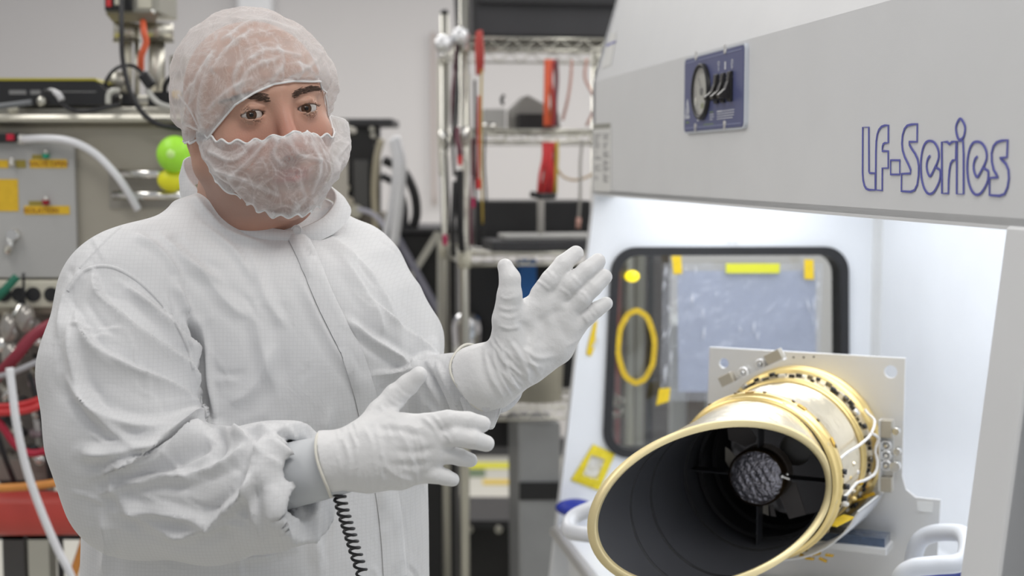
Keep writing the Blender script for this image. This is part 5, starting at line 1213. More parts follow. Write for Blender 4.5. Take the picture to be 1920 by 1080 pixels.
# ================================================================== BACKGROUND
def box_px(x0, y0, x1, y1, Y, depth, mb=None):      # box whose front face covers that window at depth Y
    a = P(x0, y1, Y); b = P(x1, y0, Y); return (mb or MB()).box((a.x, Y, a.z), (b.x, Y + depth, b.z))
def pth(L, n=8): return smooth_path([P(*q) for q in L], n)
def cable(name, L, r, m, lab, cat='cable', grp=None):
    return tag(obj(name, MB().tube(pth(L), r, 8), m), lab, cat, grp)
# ---- vacuum chamber on the left
YC = 3.0
M_ch = mat('chamber steel', (.46, .43, .36), .42, .45, noise=.10, scale=2.5, bump=.03, bscale=30)
M_cp = mat('grey control face', (.48, .48, .47), .5, .1)
a = P(-160, 905, YC); b = P(560, 232, YC)
vc = thing('vacuum_chamber', 'large brushed steel vacuum chamber with grey switch panel, on the left behind the person', 'vacuum chamber', ((a.x + b.x) / 2, YC + .4, 0))
obj('chamber_body', MB().box((a.x, YC, P(0, 590, YC).z), (b.x, YC + .9, b.z)), M_ch, vc, bevel=.01)
obj('lower_frame', MB().box((a.x, YC + .12, a.z), (b.x, YC + .85, P(0, 590, YC).z)), mat('dark interior', (.17, .15, .135), .6, noise=.3, scale=6), vc)
obj('top_flange', MB().box((a.x - .02, YC - .05, b.z), (b.x + .02, YC + .95, P(0, 214, YC).z)), M_steel, vc, bevel=.012)
obj('top_plate', MB().box((a.x, YC + .02, P(0, 214, YC).z), (b.x, YC + .90, P(0, 200, YC + .02).z)), M_steel, vc, bevel=.004)
obj('cross_rail', box_px(-160, 862, 560, 900, YC - .01, .05), mat('rail grey', (.30, .28, .25), .5, .3), vc)
for x in (25, 72, 350): obj('leg', box_px(x, 900, x + 16, 1700, YC, .05), mat('leg grey', (.10, .10, .10), .5, .2) if x == 25 else M_wire, vc)
obj('frame_foot', box_px(-160, 1003, 560, 1012, YC, .04), M_blackp, vc)
obj('control_face', box_px(-160, 268, 138, 520, YC - .018, .016), M_cp, vc, label='light grey switch panel')
hf = MB(); box_px(205, 320, 213, 388, YC - .02, .02, hf); obj('handle_plate', box_px(205, 318, 345, 390, YC - .006, .005), mat('recess', (.36, .34, .30), .5, .3), vc)
for y in (326, 366): obj('handle_bar', MB().tube([P(212, y, YC - .03), P(350, y, YC - .03)], .010, 12), M_chrome, vc)
for x, y in ((118, 432), (75, 322)): obj('bolt', MB().cyl(P(x, y, YC), P(x, y, YC - .008), .006, 10), M_blackp, vc)
M_lab = mat('amber label', (.78, .50, .03), .5, noise=.15, scale=70); M_ltx = mat('label print', (.34, .12, .02), .6); M_olv = mat('olive tag', (.34, .27, .05), .5)
def label_px(x0, y0, x1, y1, txt=None, m=None, off=.0195, lab=None):
    o = obj('label_plate', box_px(x0, y0, x1, y1, YC - off, .0015), m or M_lab, vc, label=lab)
    if txt:
        h = P(0, y0, YC).z - P(0, y1, YC).z; o2 = P(x0 + 4, y1, YC); 
        obj('label_text', text_mesh(txt, h * .8, lambda x, y, hh: Vector((o2.x + x, YC - off - .0004 - hh, o2.z + h * .22 + y)), bold=.0002), M_ltx, o)
label_px(56, 299, 125, 315, 'VALVE OPEN', lab='amber label plate with print'); label_px(60, 290, 79, 298, m=M_olv); label_px(-20, 300, 15, 315, 'OFF'); label_px(30, 300, 48, 315, m=M_olv)
label_px(46, 386, 130, 402, 'ISOLATION', lab='amber label plate with print'); label_px(54, 377, 78, 385, m=M_olv); label_px(-40, 336, 33, 396, lab='large amber label plate')
label_px(-30, 481, 66, 512, 'CAUTION', off=.003, lab='wide amber label plate')
for x, y, m in ((88, 292, mat('green lamp', (.02, .35, .22), .25)), (88, 379, mat('dark red lamp', (.35, .01, .02), .25)), (25, 306, M_chrome)):
    c = P(x, y, YC - .018); l_ = obj('indicator_lamp', MB().cyl(c, c - Vector((0, .012, 0)), .0065, 14).ball(c - Vector((0, .012, 0)), .0060, 12), m, vc)
    obj('lamp_cap', MB().ball(c + Vector((.003, -.016, .008)), .005, 10), M_chrome, l_)
# round viewport
vp = P(36, 436, YC); obj('viewport_flange', MB().lathe([(.036, 0), (.036, .014), (.026, .016), (.024, .004)], vp, (0, -1, 0), 32), M_chrome, vc, label='round chrome viewport')
obj('viewport_glass', MB().ball(vp - Vector((0, .004, 0)), .024, 20, (1, .5, 1)), mat('viewport glass', (.35, .34, .32), .08, .6), vc)
c = P(22, 440, YC - .04); obj('valve_stem', MB().cyl(c, c + Vector((0, .04, 0)), .012, 14).tube([P(20, 440, YC - .03), P(14, 475, YC - .03)], .009, 10), M_chrome, vc)
# outlet strip
os_ = thing('outlet_strip', 'cream outlet strip with four round black sockets across the steel chamber', 'socket strip', P(30, 578, YC - .03))
obj('strip_body', box_px(-120, 526, 122, 577, YC - .03, .028), M_cream, os_, bevel=.004)
for x in (8, 36, 63, 97): c = P(x, 552, YC - .03); so_ = obj('socket', MB().cyl(c, c - Vector((0, .004, 0)), .0155, 24), M_blackp, os_)
obj('strip_knob', MB().ball(P(114, 511, YC - .01), .008, 14), M_chrome, vc)
# fittings in the open lower frame
r5 = np.random.RandomState(21); kinds = [M_chrome, M_wire, M_violet, M_steel, M_blackp, M_alu]
PL = ['high up beside the glass bulbs', 'at the left edge on the maroon cable', 'close under the outlet strip', 'right above the upper red cable, against the sleeve', 'just left of the sleeve over the red cables', 'touching the sleeve beside the upper red cable', 'over the end of the two red cables', 'between the two red cables and the crimson one', 'just under the end of the red cables', 'hard against the sleeve above the crimson cable', 'left of the white tube above the crimson cable', 'on the droop of the crimson cable', 'beside the sleeve level with the crimson cable', 'between the crimson and orange cables', 'right of the black cables above the orange cable', 'left of the white tube under the red cables', 'low beside the sleeve at the orange cable', 'lowest right, next to the sleeve', 'at the left edge above the orange cable']
fit = [(30, 600, .030), (20, 650, .022), (60, 610, .018), (92, 658, .016), (80, 672, .012), (95, 700, .022), (70, 705, .020), (45, 760, .02), (88, 735, .018), (100, 780, .02), (30, 800, .016), (75, 810, .022), (110, 820, .018), (60, 850, .02), (95, 860, .015), (20, 740, .02), (130, 880, .02), (150, 860, .016), (10, 870, .018)]
for k, (x, y, r) in enumerate(fit):
    c = P(x, y, YC + r5.uniform(-.03, .06)); m = kinds[k % 6]; ax = Vector((r5.uniform(-1, 1), r5.uniform(-.8, 0), r5.uniform(-1, 1))).normalized()
    f_ = thing('pipe_fitting', ['shiny clamped pipe fitting', 'dull zinc pipe fitting', 'mauve flanged pipe fitting', 'brushed steel pipe fitting', 'black pipe fitting', 'pale aluminium pipe fitting'][k % 6] + ' ' + PL[k], 'fitting', c, 0, 'pipe fittings under the chamber')
    obj('pipe', MB().cyl(c - ax * r * 1.8, c + ax * r * 1.8, r * .5, 16), m, f_)
    obj('flange', MB().lathe([(r * .5, -r * .25), (r, -r * .22), (r, r * .22), (r * .5, r * .25)], c, ax, 24), kinds[(k + 3) % 6], f_)
    obj('clamp', MB().ball(c + ax * r * 1.9, r * .62, 14), M_chrome if k % 2 else m, f_)
# valve stub with glass bulbs left
for x, y in ((18, 615), (48, 598), (22, 668)):
    c = P(x, y, YC - .06); tag(obj('glass_bulb', MB().ball(c, .026, 18, (.8, .8, 1.2)), mat('smoky glass', (.40, .38, .35), .1, .5)), {18: 'small smoky round gauge bulb below the leftmost black socket', 48: 'small smoky round gauge bulb nearest under the outlet strip', 22: 'small smoky round gauge bulb over the maroon cable at the left edge'}[x], 'gauge bulb', 'gauge bulbs under the outlet strip')
# cables and hoses
cable('red_cable', [(-60, 760, 2.9), (0, 700, 2.88), (30, 668, 2.87), (60, 632, 2.88), (102, 606, 2.9), (160, 590, 2.95)], .013, mat('maroon cable', (.26, .03, .05), .45), 'thick maroon cable curving up behind the shoulder under the outlet strip')
cable('red_cable', [(-60, 765, 2.86), (0, 763, 2.86), (50, 757, 2.86), (104, 735, 2.87), (160, 700, 2.9)], .0075, M_red, 'upper of the two bright red cables beside the left sleeve')
cable('red_cable', [(-60, 776, 2.85), (0, 774, 2.85), (55, 768, 2.85), (100, 745, 2.87), (160, 712, 2.9)], .0075, M_red, 'lower of the two bright red cables beside the left sleeve')
cable('red_cable', [(-20, 770, 2.86), (8, 805, 2.86), (30, 835, 2.86), (60, 850, 2.86), (105, 840, 2.87), (150, 835, 2.9)], .008, mat('crimson cable', (.42, .02, .05), .4), 'crimson cable drooping above the orange cable')
cable('orange_cable', [(-80, 915, 2.84), (0, 915, 2.84), (80, 909, 2.84), (155, 894, 2.86), (230, 870, 2.9)], .0085, M_org, 'orange cable lying just above the red duct')
cable('orange_cable', [(170, 980, 2.9), (150, 1040, 2.9), (138, 1080, 2.9), (110, 1200, 2.92), (60, 1400, 2.95)], .009, M_org, 'orange cable hanging below the red duct')
cable('black_cable', [(-10, 800, 2.9), (10, 860, 2.9), (28, 905, 2.93)], .006, M_blackp, 'black cable at the left edge above the red duct')
cable('black_cable', [(55, 700, 2.95), (72, 760, 2.94), (85, 830, 2.94), (95, 905, 2.94)], .006, M_blackp, 'black cable running down the middle of the open frame')
cable('black_cable', [(110, 790, 2.95), (100, 850, 2.94), (98, 905, 2.94)], .008, M_blackp, 'short black cable right of the others in the open frame')
cable('black_cable', [(112, 1000, 2.95), (115, 1080, 2.95), (120, 1300, 2.95)], .007, M_blackp, 'black cable hanging straight under the red duct')
cable('green_cable', [(-20, 572, 2.93), (5, 548, 2.92), (32, 518, 2.93)], .009, M_green, 'short green cable crossing the outlet strip')
cable('black_cable', [(44, 512, 2.955), (45, 580, 2.955), (46, 592, 2.97)], .003, M_blackp, 'thin black lead across the outlet strip')
cable('grey_tube', [(-30, 712, 2.84), (20, 700, 2.84), (75, 676, 2.87), (110, 660, 2.95)], .006, mat('grey tube', (.36, .36, .38), .4), 'grey tube slanting under the maroon cable')
cable('white_tube', [(18, 690, 2.80), (24, 740, 2.79), (32, 800, 2.78), (50, 880, 2.78), (78, 960, 2.78), (108, 1030, 2.78), (135, 1085, 2.78), (190, 1240, 2.8)], .0085, M_tubew, 'long white tube hanging down in front of the red duct', 'tube')
cable('white_tube', [(38, 261, YC - .03), (90, 260, YC - .05), (135, 266, YC - .06), (178, 288, YC - .06), (215, 325, YC - .06), (240, 360, YC - .05), (258, 392, YC - .03)], .0085, M_tubew, 'white tube arching across the steel chamber to the handle', 'tube')
va = thing('tube_valve', 'small black valve with a red button where the white tube starts', 'valve', P(15, 268, YC - .03))
obj('valve_body', box_px(-30, 249, 32, 267, YC - .045, .03), M_blackp, va, bevel=.003); obj('valve_button', box_px(12, 251, 24, 263, YC - .055, .012), mat('red button', (.55, .02, .05), .3), va); obj('valve_ferrule', MB().cyl(P(32, 260, YC - .03), P(46, 261, YC - .03), .011, 14), M_alu, va)
duct = tag(obj('duct', MB().lathe([(.0, 0), (.045, 0), (.046, .25), (.044, .45), (.045, .60), (0, .60)], P(-200, 962, 2.9) , (1, 0, 0), 32), mat('red rubber', (.55, .075, .06), .42, noise=.12, scale=9)), 'thick red rubber duct running level at the lower left', 'duct')
# lime balloon-like disc and the yellow one below
ld = thing('lime_knob', 'bright lime green round knob on the steel chamber behind the neck', 'knob', P(326, 324, YC - .06))
c = P(327, 289, YC - .07); obj('knob_disc', MB().lathe([(.0, .030), (.010, .031), (.022, .024), (.033, .014), (.038, 0), (.034, -.012), (0, -.014)], c, (-.1, -1, .05), 36), M_lime, ld); obj('knob_centre', MB().ball(c - Vector((0, .026, 0)), .011, 16, (1, .8, 1)), mat('pale lime', (.62, .95, .30), .3), ld); obj('knob_stem', MB().cyl(c, Vector((c.x, YC, c.z)), .012), M_steel, ld)
c = P(322, 338, YC - .05); tag(obj('yellow_ball', MB().ball(c, .030, 20, (1, .7, .8)), M_ylw), 'yellow knob just below the lime green one', 'knob')
# black case on the chamber
a = P(-60, 196, YC - .02); b = P(160, 151, YC - .02); c2 = P(207, 176, YC - .02)
kc = thing('black_case', 'long low black case with a yellow top edge lying on the steel chamber', 'case', ((a.x + b.x) / 2, YC + .08, a.z))
def prism(pts, y0, y1): n = len(pts); mb = MB(); mb.v = [(x, y0, z) for x, z in pts] + [(x, y1, z) for x, z in pts]; mb.f = [tuple(range(n)), tuple(range(n, 2 * n))[::-1]] + [((i + 1) % n, i, n + i, n + (i + 1) % n) for i in range(n)]; mb.sm = [False] * len(mb.f); return mb
base_z = P(0, 200, YC + .02).z
obj('case_body', prism([(a.x, base_z), (c2.x, base_z), (c2.x, c2.z), (b.x + .02, b.z), (a.x, b.z)], YC - .02, YC + .20), M_blackp, kc, bevel=.003)
obj('case_lid_edge', prism([(a.x, b.z), (b.x + .02, b.z), (b.x + .03, b.z - .004), (b.x + .02, b.z + .005), (a.x, b.z + .005)], YC - .022, YC + .20), mat('yellow edge', (.45, .40, .04), .5), kc)
for x0, x1 in ((17, 49), (57, 76)): obj('case_marking', box_px(x0, 169, x1, 177, YC - .0215, .001), mat('faint grey', (.22, .22, .22), .6), kc)
obj('case_line', box_px(80, 171, 180, 173, YC - .0215, .001), mat('faint grey', (.22, .22, .22), .6), kc)
cable('black_cable', [(85, 170, YC - .06), (105, 178, YC - .08), (122, 200, YC - .09), (150, 209, YC - .09), (185, 205, YC - .08), (225, 195, YC - .05)], .0045, M_blackp, 'black cable sagging in front of the black case')
cable('grey_cable', [(95, 171, YC - .045), (108, 176, YC - .085), (116, 188, YC - .09)], .007, mat('light grey sleeve', (.55, .55, .56), .4), 'light grey sleeve at the start of the sagging cable')
for k, (x, y) in enumerate(((78, 190), (25, 205))): tag(obj('rubber_foot', MB().ball(P(x, y, YC - .03), .011, 12), M_wire if k == 0 else M_cream), ['small zinc stud in front of the black case', 'small cream stud at the left in front of the black case'][k], 'stud')
tag(obj('flat_cable', MB().tube(pth([(-30, 203, YC - .07), (20, 197, YC - .06), (60, 192, YC - .05)]), .006, 8), mat('slate cable', (.16, .17, .18), .5)), 'dark grey cable lying at the far left in front of the black case', 'cable')
# vacuum gauge tower
YG = YC + .10
gt = thing('gauge_tower', 'beige instrument head on steel flanged posts above the chamber', 'instrument', P(262, 198, YG))
M_bei = mat('beige instrument', (.40, .39, .34), .45, .25)
obj('head_box', box_px(197, -60, 298, 24, YG - .06, .16), M_bei, gt, bevel=.004)
obj('head_base', MB().hexa([P(212, 42, YG - .04), P(292, 42, YG - .04), P(290, 42, YG + .1), P(214, 42, YG + .1), P(197, 24, YG - .06), P(298, 24, YG - .06), P(298, 24, YG + .1), P(197, 24, YG + .1)]), mat('shade beige', (.30, .28, .24), .5, .2), gt)
ps = obj('power_socket', box_px(196, -12, 246, 20, YG - .075, .016), M_blackp, gt, bevel=.002)
obj('red_rocker', box_px(199, -2, 208, 12, YG - .08, .006), M_red, ps); obj('white_rocker', box_px(215, -4, 227, 9, YG - .08, .006), M_cream, ps)
obj('head_screw', MB().ball(P(287, 22, YG - .06), .006, 10), M_chrome, gt); obj('head_panel', box_px(258, -30, 283, 15, YG - .063, .004), M_cream, gt)
for x0, x1 in ((213, 262), (272, 325)):
    c0 = P((x0 + x1) / 2, 44, YG + .02); c1 = P((x0 + x1) / 2, 74, YG + .02); r = (P(x1, 0, YG).x - P(x0, 0, YG).x) / 2
    obj('flange_drum', MB().cyl(c0, c1, r, 32), M_steel, gt); obj('flange_rim', MB().cyl(c1, c1 - Vector((0, 0, .006)), r * 1.03, 32), mat('dark steel', (.16, .15, .12), .4, .6), gt)
for x0, x1, y1 in ((232, 248, 140), (252, 262, 140), (279, 309, 190)):
    r = (P(x1, 0, YG).x - P(x0, 0, YG).x) / 2; obj('post', MB().cyl(P((x0 + x1) / 2, 74, YG + .02), P((x0 + x1) / 2, 198, YG + .02), r, 24), [M_cream, M_steel, M_steel][(x0 > 250) + (x0 > 270)], gt)
obj('manifold', box_px(215, 178, 300, 198, YG - .05, .1), M_steel, gt, bevel=.005); obj('manifold_block', box_px(228, 175, 252, 196, YG - .065, .03), M_blackp, gt); obj('side_block', box_px(318, 103, 350, 150, YG + .02, .06), M_bei, gt, bevel=.004)
bl_ = obj('ceramic_ball', MB().ball(P(222, 155, YG - .01), .026, 18), mat('mottled steel', (.35, .34, .30), .3, .6, noise=.6, scale=60), gt)
cable('black_cable', [(228, -10, YG - .09), (228, 50, YG - .12), (230, 110, YG - .13), (242, 165, YG - .14), (262, 205, YG - .15), (290, 230, YG - .16), (330, 240, YG - .15), (380, 240, YG - .12)], .0055, M_blackp, 'black mains cable dropping from the instrument head and over the chamber edge')
cable('orange_cable', [(268, 40, YG - .05), (270, 60, YG - .07), (274, 80, YG - .07), (265, 105, YG - .07), (264, 132, YG - .06)], .007, M_redor, 'short orange red cable between the flanged posts')
cable('black_cable', [(198, 180, YG - .1), (200, 150, YG - .1), (222, 126, YG - .1), (250, 124, YG - .1), (272, 142, YG - .1)], .004, M_blackp, 'thin black cable looping over the mottled ball')
pb = tag(obj('cable_plug', MB().bar(P(268, 138, YG - .1), P(285, 162, YG - .1), .026, .022), M_blackp, bevel=.004), 'chunky black plug beside the steel post', 'plug')
cable('grey_cable', [(276, 168, YG - .1), (288, 185, YG - .11), (305, 197, YG - .12), (340, 205, YG - .1)], .006, mat('pale grey cable', (.50, .50, .47), .4), 'pale grey cable from the black plug to the right')
cable('black_cable', [(350, 132, YG - .05), (325, 142, YG - .07), (310, 160, YG - .07), (309, 186, YG - .05)], .006, M_blackp, 'black cable curving beside the hair net')
tag(obj('connector_block', box_px(278, 172, 345, 198, YG - .07, .05), M_blackp), 'black connector block lying at the foot of the steel post', 'connector')
tag(obj('amber_cap', MB().ball(P(330, 178, YG - .09), .010, 12), M_lab), 'small amber cap on the connector block', 'cap')
tag(obj('loop_tube', MB().tube(pth([(203, 195, YG - .12), (204, 178, YG - .12), (212, 170, YG - .12), (222, 170, YG - .11)]), .006, 8), mat('off white tube', (.60, .60, .55), .4)), 'short off white tube bent at the end of the black case', 'tube')

# ---- wire rack
RX = Vector((math.cos(BR), math.sin(BR), 0)); RY = Vector((-math.sin(BR), math.cos(BR), 0)); RO = Vector((-.131, 3.92, 0)); RWd, RDp = .47, .46
def K(x, y, z): return RO + RX * x + RY * y + Vector((0, 0, z))
rack = thing('wire_rack', 'chrome wire shelving rack loaded with cables and cases beyond the raised hand', 'rack', K(RWd / 2, RDp / 2, 0), BR)
def zat(py, Y=3.92): return P(960, py, Y).z
for x, y in ((0, 0), (0, RDp), (RWd, 0), (RWd, RDp)):
    p_ = obj('post', MB().cyl(K(x, y, .02), K(x, y, 2.02), .0125, 16), M_wire, rack)
    obj('post_cap', MB().ball(K(x, y, 2.02), .0135, 12), M_blackp, p_); obj('post_foot', MB().cyl(K(x, y, 0), K(x, y, .03), .018, 12), M_blackp, p_)
SH = [zat(70), zat(243), zat(476), zat(768), .13]
for z in SH:
    s_ = MB()
    for y in (0, RDp):
        for dz in (0, -.032): s_.tube([K(0, y, z + dz), K(RWd, y, z + dz)], .0036, 6)
        zz = [K(RWd * i / 14, y, z - (.032 if i % 2 else 0)) for i in range(15)]; s_.tube(zz, .0028, 5)
    for x in (0, RWd):
        for dz in (0, -.032): s_.tube([K(x, 0, z + dz), K(x, RDp, z + dz)], .0036, 6)
        s_.tube([K(x, RDp * i / 12, z - (.032 if i % 2 else 0)) for i in range(13)], .0028, 5)
    for i in range(1, 20): s_.tube([K(RWd * i / 20, 0, z), K(RWd * i / 20, RDp, z)], .0020, 4)
    for y in (.15, .31): s_.tube([K(0, y, z - .006), K(RWd, y, z - .006)], .0032, 6)
    so2 = obj('shelf', s_, M_wire, rack)
    for x, y in ((0, 0), (0, RDp)): obj('collar', MB().cyl(K(x, y, z - .038), K(x, y, z + .008), .018, 14), M_chrome if z > 1.5 else M_cream, so2)
def kbox(x0, x1, y0, y1, z0, z1, mb=None): return (mb or MB()).box((x0, y0, z0), (x1, y1, z1), lambda x, y, z: K(x, y, z))
# top bin
tb2 = thing('storage_bin', 'big black storage bin on top of the wire rack', 'storage bin', K(.25, .2, SH[0] + .004), BR)
z = SH[0] + .004
obj('bin_body', MB().hexa([K(.03, .02, z), K(.44, .02, z), K(.44, .42, z), K(.03, .42, z), K(.016, .0, z + .32), K(.452, .0, z + .32), K(.452, .44, z + .32), K(.016, .44, z + .32)]), M_darkp, tb2, bevel=.01)
obj('bin_rim', kbox(.016, .454, -.01, .445, z + .32, z + .345), M_blackp, tb2, bevel=.005)
obj('bin_lip', kbox(.04, .43, -.006, .012, z + .09, z + .10), M_blackp, tb2)
# second shelf
z = SH[1] + .004
hz = thing('instrument_housing', 'grey peaked instrument housing with a black front on the upper shelf', 'instrument', K(.30, .15, z), BR)
def kpx(px, py, y): return on_plane(px, py, K(0, y, 0), RY)
def kpoly(pts, y0, dep, zb=None, tol=.06):
    q = [kpx(a, b, y0) for a, b in pts]
    for v in q:
        if zb is not None and v.z < zb + tol: v.z = zb
    n = len(q); mb = MB(); mb.v = [tuple(v) for v in q] + [tuple(v + RY * dep) for v in q]; mb.f = [tuple(range(n)), tuple(range(n, 2 * n))[::-1]] + [((i + 1) % n, i, n + i, n + (i + 1) % n) for i in range(n)]; mb.sm = [False] * len(mb.f); return mb
obj('housing', kpoly([(962, 240), (962, 205), (990, 178), (1012, 190), (1048, 212), (1052, 240)], .16, .12, z, .03), mat('warm grey', (.36, .35, .33), .5), hz, bevel=.003)
obj('black_front', kpoly([(973, 238), (973, 213), (1036, 213), (1036, 238)], .10, .058, z, .03), M_blackp, hz, bevel=.002)
tag(obj('parts_box', kpoly([(908, 240), (908, 204), (948, 204), (948, 240)], .15, .1, z, .03), mat('pale grey box', (.46, .46, .45), .5), bevel=.003), 'pale grey box left of the peaked housing', 'box')
tag(obj('hook', MB().tube([kpx(943, 197, .2), kpx(940, 186, .2), kpx(945, 178, .2)], .005, 8), M_blackp), 'small black hook above the pale grey box', 'hook')
tag(obj('steel_cup', MB().ball(kpx(919, 236, .05), .016, 14, (1.4, 1, .6)), M_chrome), 'small shiny cup at the left end of the upper shelf', 'cup')
# cable bundles
M_redb = mat('brick red cable', (.50, .07, .06), .45); M_dkc = mat('plum cable', (.16, .06, .08), .5)
r6 = np.random.RandomState(9)
def hang(px0, py0, px1, py1, y, r, m, lab, name='hanging_cable', sag=4, grp='cables hanging on the wire rack'):
    mid = [((px0 + px1) / 2 + r6.uniform(-sag, sag), (py0 + py1) / 2)]
    q = smooth_path([kpx(px0, py0, y), kpx(*(px0 + (px1 - px0) * .3 + r6.uniform(-sag, sag), py0 + (py1 - py0) * .3), y - .01), kpx(*(px0 + (px1 - px0) * .65 + r6.uniform(-sag, sag), py0 + (py1 - py0) * .65), y - .015), kpx(px1, py1, y)], 8)
    return tag(obj(name, MB().tube(q, r, 8), m), lab, 'cable', grp)
for k in range(7): hang(1024 + k * 3.2, 112, 1022 + k * 3.4, 236, -.012 + .01 * (k % 2), .0052, [M_redor, M_redb, M_redor, mat('ochre cable', (.50, .36, .06), .5), M_redb, M_redor, M_dkc][k], ['vivid orange red', 'brick red', 'bright orange', 'ochre', 'dull red', 'orange', 'plum'][k] + ' cable in the bundle hanging between the two upper shelves')
for k in range(7): hang(1020 + k * 4, 268, 1010 + k * 5.2, 362, -.012 + .01 * (k % 2), .0056, [M_red, M_redb, M_red, M_dkc, M_red, M_redb, mat('ochre cable', (.50, .36, .06), .5)][k], ['scarlet', 'brick', 'crimson', 'plum', 'bright red', 'rust', 'ochre'][k] + ' cable in the bundle tied below the second shelf')
tag(obj('cable_tie', MB().tube([kpx(996, 364, -.02), kpx(1015, 368, -.04), kpx(1040, 367, -.02)], .009, 8), M_blackp), 'black tie gathering the red cables below the second shelf', 'cable tie')
hang(1100, 110, 1100, 236, -.012, .004, mat('dusty pink cable', (.52, .30, .25), .5), 'dusty pink cable beside the bench', sag=22)
hang(1072, 112, 1055, 225, .0, .004, mat('dusty pink cable', (.52, .30, .25), .5), 'dusty pink cable right of the orange bundle', sag=9)
tag(obj('hanging_cable', MB().tube(smooth_path([kpx(1044, 262, 0), kpx(1040, 300, -.01), kpx(1055, 330, -.02), kpx(1085, 337, -.02), kpx(1125, 320, -.01)], 8), .0035, 8), mat('tan cable', (.48, .36, .22), .5)), 'tan cable looping from the red bundle towards the bench', 'cable')
hang(1092, 262, 1085, 410, -.01, .004, mat('grey lead', (.35, .34, .32), .5), 'grey lead ending in a small pink plug', sag=2)
tag(obj('small_plug', MB().cyl(kpx(1085, 408, -.01), kpx(1084, 428, -.01), .007, 10), mat('dusty pink cable', (.52, .30, .25), .5)), 'small pink plug on the grey lead', 'plug')
cols = [(M_dkc, 'plum'), (M_blackp, 'black'), (M_redb, 'brick red'), (M_wire, 'pale zinc'), (M_blackp, 'thin black'), (M_cream, 'cream'), (M_redb, 'dull red'), (mat('ochre cable', (.50, .36, .06), .5), 'ochre')]
# cables over the top-left corner of the rack
for k, (x0, y0, x1, y1, r, ci) in enumerate([(856, 72, 848, 235, .004, 0), (862, 70, 856, 240, .004, 1), (896, 60, 896, 140, .006, 2), (900, 58, 902, 135, .007, 2), (851, 120, 852, 330, .004, 4), (880, 140, 884, 330, .003, 3), (890, 150, 892, 380, .0035, 1), (903, 130, 905, 420, .003, 7), (898, 180, 896, 350, .004, 6), (843, 90, 838, 250, .003, 3), (910, 250, 908, 440, .003, 4), (858, 240, 862, 300, .008, 0), (862, 320, 866, 470, .010, 1), (853, 340, 850, 480, .007, 1), (886, 260, 884, 460, .004, 0), (838, 250, 840, 440, .0035, 4), (822, 110, 826, 330, .0028, 5)]):
    hang(x0, y0, x1, y1, -.02 - .008 * (k % 3), r, cols[ci][0], cols[ci][1] + ' cable draped on the rack\'s left end, ' + ['reaching the second shelf', 'hanging from the top shelf', 'short and thick near the top', 'bright near the top', 'passing the second shelf', 'beside the front post', 'right of the front post', 'farthest right of the draped ones', 'behind the ochre one', 'left of the rear post', 'under the second shelf', 'bunched at the second shelf', 'thick and tapering by the front post', 'bunched left of the front post', 'low beside the front post', 'low by the rear post', 'thin and far left'][k], grp=None, sag=3)
for x, y, m, lab in ((862, 300, M_red, 'red clip at mid height of the draped cables'), (897, 345, M_red, 'orange red clip right of the front post'), (886, 380, mat('magenta clip', (.45, .02, .10), .4), 'magenta clip low on the front post'), (834, 450, mat('magenta clip', (.45, .02, .10), .4), 'magenta clip by the rear post')):
    tag(obj('cable_clip', MB().bar(kpx(x, y - 10, -.045), kpx(x, y + 10, -.045), .014, .012), m, bevel=.003), lab, 'clip')
for x, y in ((832, 82), (864, 68)):
    tag(obj('foil_ball', MB().ball(kpx(x, y, -.04), .026, 18), mat('rumpled foil', (.85, .86, .88), .12, 1, bump=1, bscale=90)), 'shiny foil ball at the top of the ' + ('rear post' if x < 850 else 'front post') + ' of the rack', 'foil ball')
# third shelf: long black cases behind, flat device, pillar
z = SH[2] + .004
tag(obj('equipment_case', kpoly([(892, 470), (892, 376), (1108, 376), (1108, 470)], .25, .18, z), M_blackp, bevel=.006), 'black case standing on the middle shelf of the rack', 'case')
tag(obj('flat_device', kbox(.08, .45, .02, .22, z, z + .030), M_darkp, bevel=.004), 'flat dark device lying on the middle shelf', 'device')
tag(obj('device_lid', kbox(.12, .38, .04, .18, z + .031, z + .045), mat('pale grey box', (.46, .46, .45), .5), bevel=.004), 'pale lid lying on the flat dark device', 'lid')
tag(obj('pillar', MB().cyl(kpx(1014, 458, .12), kpx(1014, 372, .12), .010, 14).cyl(kpx(1014, 458, .12), kpx(1014, 440, .12), .018, 14), mat('warm grey', (.36, .35, .33), .5)), 'grey pillar standing on the flat dark device', 'pillar')
tag(obj('equipment_case', kpoly([(880, 760), (880, 495), (1090, 495), (1090, 760)], .30, .14, SH[3] + .004), M_blackp, bevel=.006), 'tall black case behind the raised hand on the lower shelf', 'case')
tag(obj('blue_box', kpoly([(975, 566), (975, 487), (1006, 487), (1006, 566)], .20, .06), M_blue, bevel=.002), 'bright blue box seen between thumb and index finger', 'box')
tag(obj('blue_box_stand', kpoly([(960, 762), (960, 566), (1020, 566), (1020, 762)], .21, .05, SH[3] + .004), M_darkp), 'dark stand carrying the bright blue box', 'stand')
z = SH[3] + .004
cb = kpx(1006, 764, .02)
bk = thing('steel_bucket', 'steel bucket on the shelf below the raised hand', 'bucket', Vector((cb.x, cb.y + .08, z)))
cbv = Vector((cb.x, cb.y + .09, z)); obj('bucket_wall', MB().lathe([(.002, .001), (.075, .001), (.082, .17), (.085, .172), (.080, .172), (.072, .004)], cbv, (0, 0, 1), 40), M_steel, bk); obj('bucket_rim', MB().tube([cbv + Vector((math.cos(t) * .084, math.sin(t) * .084, .172)) for t in np.linspace(0, 2 * math.pi, 37)[:-1]], .004, 8, closed=True), M_chrome, bk)
kt = kpx(834, 640, -.0)
kk_ = thing('steel_dome', 'shiny domed steel pot beside the front post of the rack', 'pot', Vector((kt.x - .02, kt.y + .1, z)))
